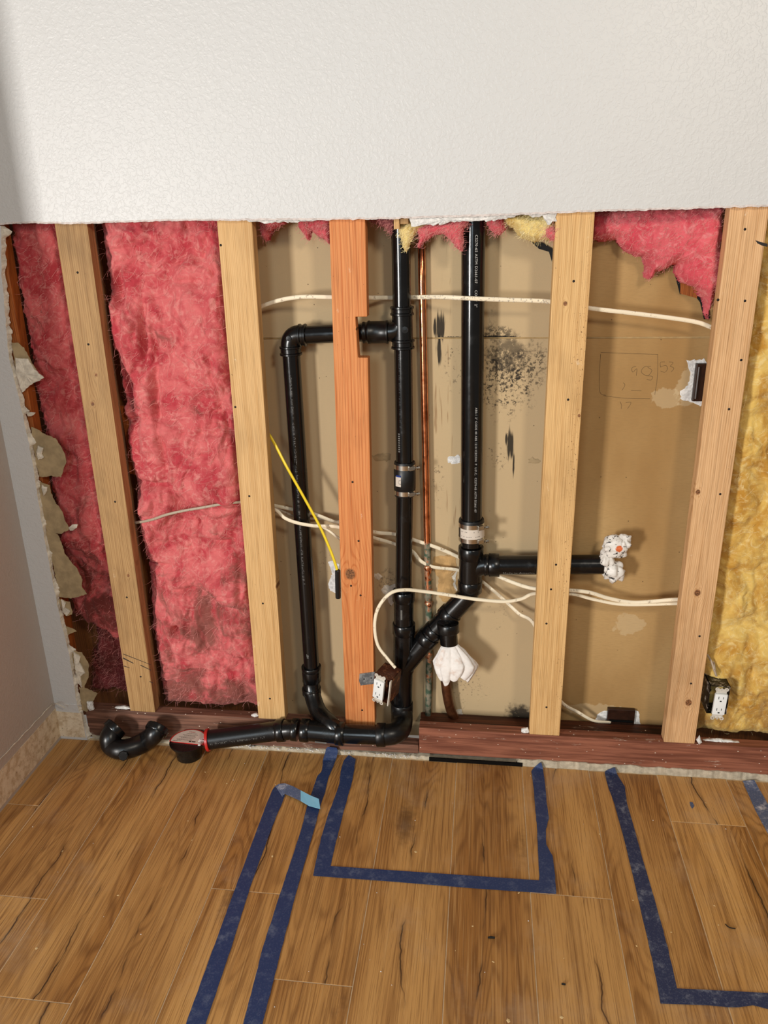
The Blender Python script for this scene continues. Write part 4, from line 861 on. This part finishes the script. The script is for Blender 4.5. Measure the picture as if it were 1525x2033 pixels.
# ------------------------------------------------------------------ cables
def cable(pts, label, mat=None, rz=.0056, ry=.0028, seg=10, group=None):
    M = MB(); M.tube(spline([at(u, v, y=y) for u, v, y in pts], seg), rz, 12, ry=ry); return tag(M.build('cable', mat or m_cab, smooth=True, auto=1.2), label, 'cable', group)
cable([(505, 616, .075), (525, 606, .07), (560, 595, .06), (600, 589.5, .05), (655, 590, .046), (730, 591, .060), (770, 591, .104), (800, 591, .106), (837, 590, .093), (880, 590, .06), (925, 592, .042), (970, 594, .040), (1095, 599, .046), (1172, 612, .055), (1250, 621, .06), (1330, 631, .06), (1385, 640, .06), (1418, 652, .06)], 'long white cable strung across the upper bays, crusted where it crosses the copper pipe')
# crusted plaster on it
M = MB(); rr = random.Random(5)
for k in range(110):
    u = rr.uniform(828, 1090) if k < 80 else rr.uniform(828, 915); y = np.interp(u, [830, 837, 880, 925, 970, 1095], [.095, .093, .06, .042, .04, .046]); v = np.interp(u, [830, 880, 925, 970, 1095], [590, 590, 592, 594, 599])
    c = at(u, v+rr.uniform(-3.5, 3.5), y=y-.003); s = rr.uniform(.001, .0026); M.lathe(c, (0, -1, 0), [(-s, .0001), (0, s), (s*.8, s*.5), (s, .0001)], 5)
tag(M.build('plaster_crust', m_gyp), 'pale plaster crust on the upper white cable', 'debris', kind='stuff')
cable([(520, 1000, .07), (545, 1004, .085), (584, 1012, .108), (625, 1021, .110), (675, 1040, .075), (740, 1056, .075), (787, 1061, .106), (822, 1072, .106), (870, 1088, .110), (915, 1108, .116), (970, 1135, .112), (1020, 1157, .08), (1064, 1169, .05), (1130, 1172, .05), (1170, 1176, .06), (1210, 1188, .07), (1260, 1196, .07), (1330, 1191, .055), (1360, 1190, .055)], 'white cable passing behind the black stacks, upper of the two at mid height')
cable([(520, 1008, .05), (548, 1013, .044), (565, 1028, .040), (590, 1038, .040), (625, 1044, .042), (675, 1047, .046), (740, 1067, .07), (787, 1081, .106), (818, 1094, .106), (836, 1114, .104), (862, 1126, .108), (905, 1131, .116), (940, 1142, .118), (962, 1158, .110), (1000, 1190, .10), (1030, 1218, .08), (1062, 1242, .07), (1090, 1330, .08), (1112, 1390, .085), (1150, 1415, .09), (1180, 1431, .10), (1212, 1434, .115)], 'white cable sagging in front of the left riser, ending at the low brown box')
cable([(630, 1040, .07), (655, 1055, .06), (680, 1074, .055), (700, 1085, .055)], 'short white cable end slipping behind the orange stud', rz=.004)
cable([(545, 1009, .07), (560, 1015, .075), (586, 1026, .10), (600, 1030, .11), (640, 1030, .11), (678, 1036, .075)], 'grimy cable strand between the pale stud and the orange stud', m_cab_g, rz=.004)
cable([(785, 1326, -.028), (770, 1308, -.02), (750, 1280, -.012), (744, 1240, -.01), (752, 1205, -.006), (775, 1178, .0), (803, 1171, .012), (840, 1174, .028), (890, 1181, .034), (940, 1189, .036), (1000, 1194, .036), (1035, 1189, .04), (1064, 1178, .05), (1133, 1179, .06), (1180, 1190, .07), (1240, 1200, .07), (1345, 1198, .06), (1365, 1197, .06)], 'white cable looping out of the tilted outlet box and across the pipes', rz=.0052, ry=.0034)
cable([(120, 1024, .045), (150, 1027, .042), (205, 1034, .045), (262, 1038, .05), (300, 1032, .02), (330, 1022, .006), (365, 1014, .001), (400, 1008, .0), (440, 1001, .006), (482, 996, .04)], 'dirty white cable crossing the two pink batts', m_cab_g, rz=.004, ry=.0026)
YC = empty('yellow_cable', tuple(at(671, 1187, y=.0)), 'bright yellow cable with a black taped end hanging left of the orange stud', 'cable')
ypts = [(530, 856, .046), (545, 880, .036), (570, 928, .022), (605, 990, .018), (635, 1045, .014), (655, 1090, .008), (666, 1120, .004), (671, 1138, .002)]
M = MB(); M.tube(spline([at(*p[:2], y=p[2]) for p in ypts], 8), .0045, 12, ry=.0028); M.build('sheath', m_yelcab, YC, True)
M = MB(); M.tube([at(669.5, 1131, y=.002), at(670.5, 1133, y=.002), at(671, 1160, y=.003), at(671.5, 1184, y=.004), at(671.6, 1187, y=.004)], [.006, .0085, .0088, .0086, .0082], 10, ry=.0055); M.build('taped_end', m_tapeblk, YC, auto=.5)

# ------------------------------------------------------------------ outlets and boxes
def receptacle(root, Mx, s=1.0):
    """duplex outlet in local axes: x right, z up, front towards -y; origin at its centre"""
    def B(name, boxes, mat, bev=.0, par=None, extra=None):
        M = MB()
        for a, b in boxes: M.box(a, b)
        if extra: extra(M)
        M.v = [tuple(Mx @ Vector(v)) for v in M.v]; return M.build(name, mat, par or root, bevel=bev, auto=.7)
    face = B('outlet_face', [((-.0168, -.006, -.0335), (.0168, .003, .0335))], m_dev, .0015)
    for zc in (.018, -.020):
        B('slot', [((-.0072, -.0063, zc), (-.0056, -.004, zc+.0085))], m_slot, 0, face); B('slot', [((.0054, -.0063, zc+.001), (.0068, -.004, zc+.008))], m_slot, 0, face)
        B('ground_hole', [((-.0026, -.0063, zc-.0085), (.0026, -.004, zc-.0045))], m_slot, 0, face)
    for z_ in (.0475, -.0475):
      def rings(M, z_=z_):
            for x in (-.0125, 0, .0125):
                r = .0058 if x else .0038; M.lathe((x, -.001, z_), (0, -1, 0), [(-.001, r*.5), (-.001, r), (.0012, r), (.0012, r*.5), (-.001, r*.5)], 14)
      B('mounting_ear', [((-.0145, 0, min(z_, z_*.72)), (.0145, .0014, max(z_, z_*.72)))], m_strap, 0, None, rings)
def frame(wv, dv):
    wv = Vector(wv).normalized(); dv = (Vector(dv)-wv*Vector(dv).dot(wv)).normalized(); up = wv.cross(dv); return Matrix((wv, dv, up)).transposed()
def box_shell(Mx, w_, h, d, mat, name, root, th=.0018, bev=.001):
    M = MB(); x, z = w_/2, h/2
    for a, b in (((-x, 0, -z), (-x+th, d, z)), ((x-th, 0, -z), (x, d, z)), ((-x, 0, -z), (x, d, -z+th)), ((-x, 0, z-th), (x, d, z)), ((-x, d-th, -z), (x, d, z))): M.box(a, b)
    M.v = [tuple(Mx @ Vector(v)) for v in M.v]; return M.build(name, mat, root)
RMm = Matrix([list(r) for r in RM])
wv = RMm @ Vector((.86, -.30, .40)); dv = RMm @ Vector((.48, .36, -.74)); Rf = frame(wv, dv)
c1 = at(758, 1368, y=-.058); MX = Matrix.Translation(c1) @ Rf.to_4x4()
OB = empty('outlet_box', tuple(c1), 'rusty outlet box tilted off the orange stud with a white outlet', 'outlet')
box_shell(MX, .056, .090, .062, m_rust, 'box_shell', OB)
receptacle(OB, MX @ Matrix.Translation((-.0065, -.004, 0)))
M = MB(); M.box((.0262, -.007, -.046), (.0295, .002, .046)); M.v = [tuple(MX @ Vector(v)) for v in M.v]; M.build('plaster_ring_edge', m_strap, OB)
br = [at(u, v, y=-.0022) for u, v in [(714, 1338), (744, 1334), (748, 1352), (741, 1358), (716, 1361), (713, 1352)]]
M = MB(); M.prism(br, (0, .0018, 0)); tag(M.build('mounting_bracket', m_galv, OB), 'grey metal bracket plate screwed to the stud')
for u, v in ((723, 1348), (737, 1346)): M = MB(); M.lathe(at(u, v, y=-.002), (0, -1, 0), [(0, .0022), (.0008, .0022), (.001, .0001)], 10); M.build('bracket_screw', m_slot, OB)
# right-hand box
xa, xb = at(1405, 1400, y=-.012).x, at(1445, 1400, y=-.012).x; zb_, zt_ = at(1402, 1416, y=-.012).z, at(1402, 1361, y=-.012).z
c2 = Vector(((xa+xb)/2, -.012, (zb_+zt_)/2)); MX2 = Matrix.Translation(c2)
OB2 = empty('outlet_box', tuple(c2), 'plaster-smeared outlet box fixed to the right side of the knotty stud', 'outlet')
box_shell(MX2, xb-xa, zt_-zb_, .066, m_box2, 'box_shell', OB2); oc = at(1428.5, 1397, y=-.018)
receptacle(OB2, Matrix.Translation(oc) @ Matrix.Rotation(math.radians(1.5), 4, 'Y'))
cable([(1405, 1300, .05), (1412, 1312, .03), (1418, 1330, .015), (1422, 1341, .012)], 'short cable dropping into the plaster-smeared outlet box', m_cab_g, rz=.0035)
cable([(1416, 1306, .055), (1418, 1318, .04), (1420, 1332, .03), (1423, 1343, .02)], 'second short cable behind the first, above the plaster-smeared outlet box', m_cab_g, rz=.003)
# brown boxes let into the rear drywall
for nm, (u0, v0, u1, v1), lab in (('upper', (1374, 722, 1404, 797), 'brown junction box in a torn hole beside the knotty stud, high in the bay'), ('lower', (1203, 1410, 1262, 1453), 'brown junction box in a torn hole just above the bottom plate')):
    a_, b_ = at(u0, v1, y=.118), at(u1, v0, y=.118); root = empty('junction_box', ((a_.x+b_.x)/2, .118, a_.z), lab, 'electrical box')
    cx_, cz_ = (a_.x+b_.x)/2, (a_.z+b_.z)/2; W_, H_ = b_.x-a_.x, b_.z-a_.z
    M = MB(); M.box((a_.x, .117, a_.z), (b_.x, .140, b_.z)); M.build('box_body', m_brownbox, root, bevel=.003)
    M = MB()
    if nm == 'upper': M.box((cx_-W_*.02, .1155, a_.z+.004), (cx_+W_*.03, .1175, b_.z-.006)); M.tube([Vector((cx_-W_*.22, .1165, a_.z+.008)), Vector((cx_-W_*.22, .1165, b_.z-.008))], .004, 8)
    else: M.tube([Vector((a_.x+.005, .116, a_.z+H_*.52)), Vector((b_.x-.005, .116, a_.z+H_*.52))], .004, 8); M.box((a_.x+.004, .1155, a_.z+.003), (a_.x+.012, .1175, a_.z+H_*.5))
    M.build('box_rib', m_slot if nm == 'lower' else m_brownbox, root, auto=.7)

# ------------------------------------------------------------------ rags
def rag():
    top = stub[2]+Vector((0, -.0, .004)); M = MB(); nth, ns = 120, 46; vs = []
    a_l = {0: 0}
    for i in range(ns+1):
        s = i/ns
        for j in range(nth):
            th = 2*math.pi*j/nth; f = .5+.5*math.sin(th*5+1.0+.8*math.sin(th*2)+s*.8); f2 = .5+.5*math.sin(th*11+2.0+s*2)
            # reach of the cloth in each direction: wide right and left, hanging low in the middle
            cx_ = math.cos(th); reach = .055+.018*cx_
            pl = abs(math.sin(th*4.6+.7+.9*math.sin(th)))**.7; fo = .72+.28*pl          # sharp pleats running down from the neck
            rr_ = .014+reach*fo*(min(1, s*1.75)**.8) if s < .57 else .014+reach*fo*(1-.42*((s-.57)/.43)**1.5)
            drop = .120*s**1.05-.012*(1-pl)*s+.012*math.sin(3*th+1)*s*s
            vs.append(top+Vector((rr_*cx_+.002, rr_*math.sin(th)*.5-.012*s, .014-drop)))
    fs = [(i*nth+j, i*nth+(j+1) % nth, (i+1)*nth+(j+1) % nth, (i+1)*nth+j) for i in range(ns) for j in range(nth)]
    P = np.array([list(v) for v in vs]); d = (fbm(P*45, 3, 5)-.5)*.006; P[:, 0] += d; P[:, 2] += (fbm(P*35, 2, 9)-.5)*.006; P[:, 1] -= (fbm(P*60, 3, 2)-.5)*.007
    M.add([tuple(p) for p in P], fs); o = M.build('rag', m_rag, smooth=True); md = o.modifiers.new('s', 'SOLIDIFY'); md.thickness = .0014
    return tag(o, 'white cotton rag stuffed into the downward pipe stub', 'rag')
rag()
def crumple():
    root = empty('crumpled_plug', tuple(at(1200, 1150, y=YP-.01)), 'crumpled printed plastic plugging the open end of the horizontal pipe', 'plug')
    for k, (u, v, y, s) in enumerate([(1221, 1086, YP-.012, (.036, .022, .030)), (1218, 1134, YP-.010, (.027, .022, .030)), (1203, 1112, YP-.006, (.020, .024, .030)), (1237, 1078, YP-.012, (.020, .018, .022))]):
        bm = bmesh.new(); bmesh.ops.create_icosphere(bm, subdivisions=4, radius=1); P = np.array([list(v_.co) for v_ in bm.verts]); n = billow(P*1.3+k*3, 2, k)-.35; n2 = billow(P*3+k, 2, k+3)-.35
        for v_, a_, b_ in zip(bm.verts, n, n2): v_.co = v_.co*(1.05+a_*.6+b_*.22)
        for v_ in bm.verts: v_.co = Vector([v_.co[i]*s[i] for i in range(3)])+at(u, v, y=y)
        me = bpy.data.meshes.new('p'); bm.to_mesh(me); bm.free(); link('plastic_fold', me, m_plug2 if k else m_plug, root, True)
crumple()

# ------------------------------------------------------------------ loose things on the floor
T = empty('trap_bend', tuple(at(270, 1490, z=0)), 'loose black plastic trap bend lying in the left corner', 'pipe fitting')
tp = [at(231, 1444, y=-.040), at(224, 1452, y=-.052), at(218, 1465, y=-.070), at(222, 1480, z=.035), at(240, 1488, z=.033), at(266, 1483, z=.033), at(290, 1471, z=.038), at(306, 1457, y=-.056), at(314, 1444, y=-.040)]
sp = spline(tp, 8); M = MB(); M.tube(sp, .031, 28); M.build('bend', m_absd, T, True, auto=1.2)
for a_, b_ in ((sp[0], sp[3]), (sp[-1], sp[-4])):
    M = MB(); d_ = (a_-b_).normalized(); M.lathe(a_-d_*.018, d_, [(0, .030), (0, .0345), (.003, .0365), (.020, .0365), (.022, .0345), (.022, .030), (.004, .029), (.004, .0001)], 28); M.build('socket', m_fit, T, auto=.6)
M = MB(); cpo = at(248, 1497, z=.028); M.lathe(cpo, (.15, -1, .35), [(-.006, .015), (.008, .015), (.009, .0165), (.018, .0160), (.0195, .014), (.0195, .0001)], 8); M.build('cleanout_plug', m_abs, T, auto=.5)

# round black fitting with half-moon label
cy_ = -.0605; lc = at(371, 1470, y=cy_); base = Vector((lc.x+.003, lc.y, 0)); zl = lc.z
CN = empty('test_cap', (base.x, base.y, 0), 'round black cap with half-moon white label and red rim beside the pipe end', 'pipe cap')
M = MB(); M.lathe((base.x, base.y, 0), (0, 0, 1), [(.0004, .0001), (.0004, .036), (.003, .039), (zl-.016, .044), (zl-.013, .0505), (zl-.006, .052), (zl-.005, .0555), (zl-.001, .0565), (zl, .0550), (zl, .0530), (zl-.003, .0515), (zl-.003, .0001)], 56); M.build('cup', m_fit, CN, auto=.6)
cut = -.012
def disc(r, z0, z1, name, mat, a0=None, rin=None):
    M = MB(); ang = np.linspace(math.asin(max(-1, cut/r)), math.pi-math.asin(max(-1, cut/r)), 40); tl = math.radians(-4)
    P = [Vector((r*math.cos(t), r*math.sin(t), 0)) for t in ang]
    P = [Vector((base.x+p.x*math.cos(tl)-p.y*math.sin(tl), base.y+p.x*math.sin(tl)+p.y*math.cos(tl), z0)) for p in P]
    M.prism(P, (0, 0, z1-z0)); return M.build(name, mat, CN)
disc(.0575, zl-.004, zl+.0004, 'red_rim', m_red); lbl = disc(.0530, zl, zl+.0008, 'label_disc', m_label)
M = MB(); r_ = random.Random(8)
for yy, x0, x1 in ((.033, -.016, .020), (.026, -.026, .024), (.022, -.020, .016), (.016, -.034, .020), (.011, -.026, .018), (.005, -.038, .012), (0, -.036, .014), (-.005, -.046, -.02), (-.008, -.046, -.030)):
    x = x0
    while x < x1:
        wd = r_.uniform(.0015, .006); M.box((base.x+x, base.y+yy, zl+.0008), (base.x+min(x+wd, x1), base.y+yy+.0012, zl+.001)); x += wd+.001
M.build('label_print', m_ink, CN)
M = MB(); M.box((base.x+.006, base.y-.008, zl+.0008), (base.x+.013, base.y-.003, zl+.001)); M.box((base.x+.015, base.y-.008, zl+.0008), (base.x+.027, base.y-.004, zl+.001)); M.build('label_print', m_ink, CN)
cu = bpy.data.curves.new('t', 'FONT'); cu.body = 'Oatey'; cu.size = .0085; cu.align_x = 'CENTER'; o = bpy.data.objects.new('t', cu); COL.objects.link(o); me = o.evaluated_get(bpy.context.evaluated_depsgraph_get()).to_mesh()
vs_t = [(base.x+v.co.x, base.y+.0395+v.co.y, zl+.0010) for v in me.vertices]; fs_t = [tuple(p.vertices) for p in me.polygons]; bpy.data.objects.remove(o)
me = bpy.data.meshes.new('label_lettering'); me.from_pydata(vs_t, [], fs_t); link('label_lettering', me, m_inkred, CN)
for dy, rot in ((.008, -.5), (-.016, .2)):
    M = MB(); c_ = Vector((base.x+.044, base.y+dy, zl+.0025)); M.box((-.004, -.008, -.0015), (.004, .008, .0015), R=Matrix.Rotation(rot, 3, 'Z'), c=c_); M.build('clip', m_white, CN, bevel=.001)
M = MB(); M.tube([Vector((base.x+.036, base.y-.004, zl+.003)), Vector((base.x+.053, base.y-.001, zl+.004))], .0016, 6); M.build('clip', m_white, CN)

# ------------------------------------------------------------------ masking tape
def zA(x, y): return (350+x/3.677, 1480+y/3.677)
def zB(x, y): return (600+x/2.905, 1480+y/2.905)
def zC(x, y): return (1000+x/2.905, 1480+y/2.905)
def lift(p):   # tape ends climb onto the dusty strip and the plate
    u, v = p; a = at(u, v, z=.0006)
    if a.y > -.012: a = at(u, v, y=-.011)
    return a
def tape(left, right, label, mat=None, z=.0009, parent=None, name='masking_tape', n=None):
    """two measured edges, resampled to the same count, given thickness"""
    def res(e, k):
        E_ = [lift(p) for p in e]; L = [0]
        for a, b in zip(E_, E_[1:]): L.append(L[-1]+(b-a).length)
        out = []
        for t in np.linspace(0, L[-1], k): out.append(Vector([np.interp(t, L, [q_[c] for q_ in E_]) for c in range(3)]))
        return out
    k = n or 70; A, B = res(left, k), res(right, k); vs = []; w_ = 4
    jit = (fbm(np.array([[a.x*60, a.y*60, len(label)] for a in A]), 3, 3)-.5)*.002
    for a, b, j in zip(A, B, jit):
        for i in range(w_+1): p = a.lerp(b, i/w_); vs.append(p+Vector((j if i in (0, w_) else 0, 0, z)))
    m_ = w_+1; tot = len(vs); vs += [v-Vector((0, 0, .0005)) for v in vs]
    fs = [(r*m_+c, r*m_+c+1, (r+1)*m_+c+1, (r+1)*m_+c) for r in range(k-1) for c in range(w_)]; fs += [tuple(tot+i for i in reversed(f)) for f in fs]
    ring = [c for c in range(m_)]+[r*m_+w_ for r in range(1, k)]+[(k-1)*m_+c for c in range(w_-1, -1, -1)]+[r*m_ for r in range(k-2, 0, -1)]
    fs += [(ring[i], ring[(i+1) % len(ring)], tot+ring[(i+1) % len(ring)], tot+ring[i]) for i in range(len(ring))]
    M = MB(); M.add(vs, fs); return tag(M.build(name, mat or m_tape, parent), label, 'tape' if parent is None else None, 'masking tape marks on the floor' if parent is None else None)
def ext(p, q_, t=1.0): return (p[0]+(p[0]-q_[0])*t, p[1]+(p[1]-q_[1])*t)
L1 = [(351, 2105), (369, 2033), (431.6, 1860.7), (477.8, 1735.6), (516, 1632), (540, 1570), (546, 1562)]; R1_ = [(388, 2105), (408.5, 2033), (459, 1882), (502, 1746.5), (540, 1643), (563, 1587), (566, 1580)]
T1 = empty('masking_tape', tuple(at(450, 1850, z=0)), 'leftmost blue tape strip with its top end folded over to the right', 'tape', 'masking tape marks on the floor')
o = tape(L1, R1_, 'x', m_tape, parent=T1, name='strip'); del o['label']
def fold(pxs, hs, mat, name, label):
    M = MB(); A = [at(u, v, z=h) for (u, v), h in zip(pxs, hs)]; n = len(A)//2; top = A[:n]; bot = A[n:][::-1]; vs = []
    for a, b in zip(top, bot): vs += [a, b, a-Vector((0, 0, .0006)), b-Vector((0, 0, .0006))]
    fs = []
    for i in range(n-1): b_ = i*4; fs += [(b_, b_+1, b_+5, b_+4), (b_+2, b_+6, b_+7, b_+3), (b_, b_+4, b_+6, b_+2), (b_+1, b_+3, b_+7, b_+5)]
    fs += [(0, 2, 3, 1), (n*4-4, n*4-3, n*4-1, n*4-2)]; M.add(vs, fs); return tag(M.build(name, mat, T1), label)
fold([(546, 1561), (554, 1556), (566, 1555), (582, 1561), (597, 1569), (597, 1590), (580, 1582), (566, 1576), (562, 1579), (560, 1583)], [.001, .004, .008, .011, .012, .010, .008, .006, .003, .001], m_tape_w, 'folded_end', 'crinkled plaster-smeared fold')
fold([(597, 1569), (616, 1579), (633, 1586), (636, 1606), (614, 1600), (597, 1590)], [.012, .014, .015, .012, .011, .010], m_tape_b, 'light_blue_tip', 'light blue underside of the tape end')
tape([(471, 2105), (483, 2033)]+[zA(*p) for p in [(640, 1450), (760, 1080), (905, 640), (960, 430), (1005, 300), (1030, 225), (1062, 190), (1072, 110), (1095, 22), (1105, 12)]],
     [(507, 2105), zA(630, 2033)]+[zA(*p) for p in [(740, 1600), (880, 1060), (1000, 640), (1050, 450), (1085, 350), (1110, 240), (1135, 180), (1168, 100), (1182, 40), (1170, 18)]], 'second blue tape strip from the left, torn narrow where it climbs to the plate', n=110)
tape([zB(*p) for p in [(62, 752), (110, 530), (150, 400), (185, 310), (215, 220), (222, 150), (240, 90), (268, 56)]], [zB(*p) for p in [(163, 697), (200, 540), (235, 400), (290, 200), (310, 80), (285, 64)]], 'blue tape strip forming the left side of the taped rectangle')
tape([zB(*p) for p in [(163, 697), (860, 745), (1370, 780)]][::-1]+[], [zB(*p) for p in [(65, 753), (500, 785), (1000, 826), (1464, 858)]][::-1], 'long blue tape strip forming the near side of the taped rectangle', z=.0013)
tape([zB(*p) for p in [(1372, 850), (1368, 780), (1355, 480), (1335, 250), (1322, 150), (1340, 128), (1372, 100)]], [zB(*p) for p in [(1466, 856), (1455, 720), (1445, 640), (1408, 575), (1405, 490), (1424, 420), (1410, 330), (1400, 220), (1390, 140), (1380, 102)]], 'blue tape strip with a wavy edge on the right side of the taped rectangle', z=.0018)
tape([zC(*p) for p in [(905, 1490), (860, 1250), (780, 900), (700, 560), (640, 340), (600, 230), (580, 150), (628, 130)]], [zC(*p) for p in [(1000, 1403), (950, 1180), (880, 920), (800, 650), (740, 430), (710, 330), (700, 240), (655, 170), (642, 128)]], 'long dusty blue tape strip running toward the viewer below the knotty stud', m_tape_d)
tape([zC(*p) for p in [(1000, 1403), (1300, 1418), (1525, 1430), (1700, 1440)]], [zC(*p) for p in [(905, 1490), (1080, 1497), (1180, 1500), (1300, 1512), (1360, 1512), (1440, 1500), (1525, 1522), (1700, 1530)]], 'dusty blue tape strip crossing to the right edge near the viewer', m_tape_d, z=.0014)
tape([zC(*p) for p in [(1378, 205), (1410, 280), (1450, 370), (1525, 510), (1600, 650)]], [zC(*p) for p in [(1445, 200), (1480, 262), (1525, 340), (1600, 480), (1660, 610)]], 'plaster-covered blue tape strip at the far right by the plate', m_tape_w)
# scraps
M = MB(); M.prism([at(*zC(*p), z=.0008) for p in [(1073, 326), (1090, 328), (1100, 350), (1088, 365), (1078, 350)]], (0, 0, .0006)); tag(M.build('tape_scrap', m_tape_w), 'small grey tape scrap on the boards below the knotty stud', 'scrap')
M = MB(); M.tube(spline([at(*zC(*p), z=.002) for p in [(1280, 1030), (1295, 1045), (1315, 1053), (1338, 1056)]], 5), .0012, 6); tag(M.build('wire_scrap', m_black), 'short curved black wire scrap inside the right-hand tape mark', 'scrap')
M = MB(); M.tube([at(*zC(*p), z=.002) for p in [(335, 1374), (347, 1376), (357, 1378)]], .002, 6); tag(M.build('wire_scrap', m_black), 'tiny black scrap on the board near the bottom of the view', 'scrap')
M = MB(); M.tube([at(*zB(*p), z=.003) for p in [(1072, 1108), (1090, 1106), (1112, 1109)]], [.002, .003, .0022], 6); tag(M.build('wood_scrap', m_black), 'dark scrap lying on the board crack below the taped rectangle', 'scrap')
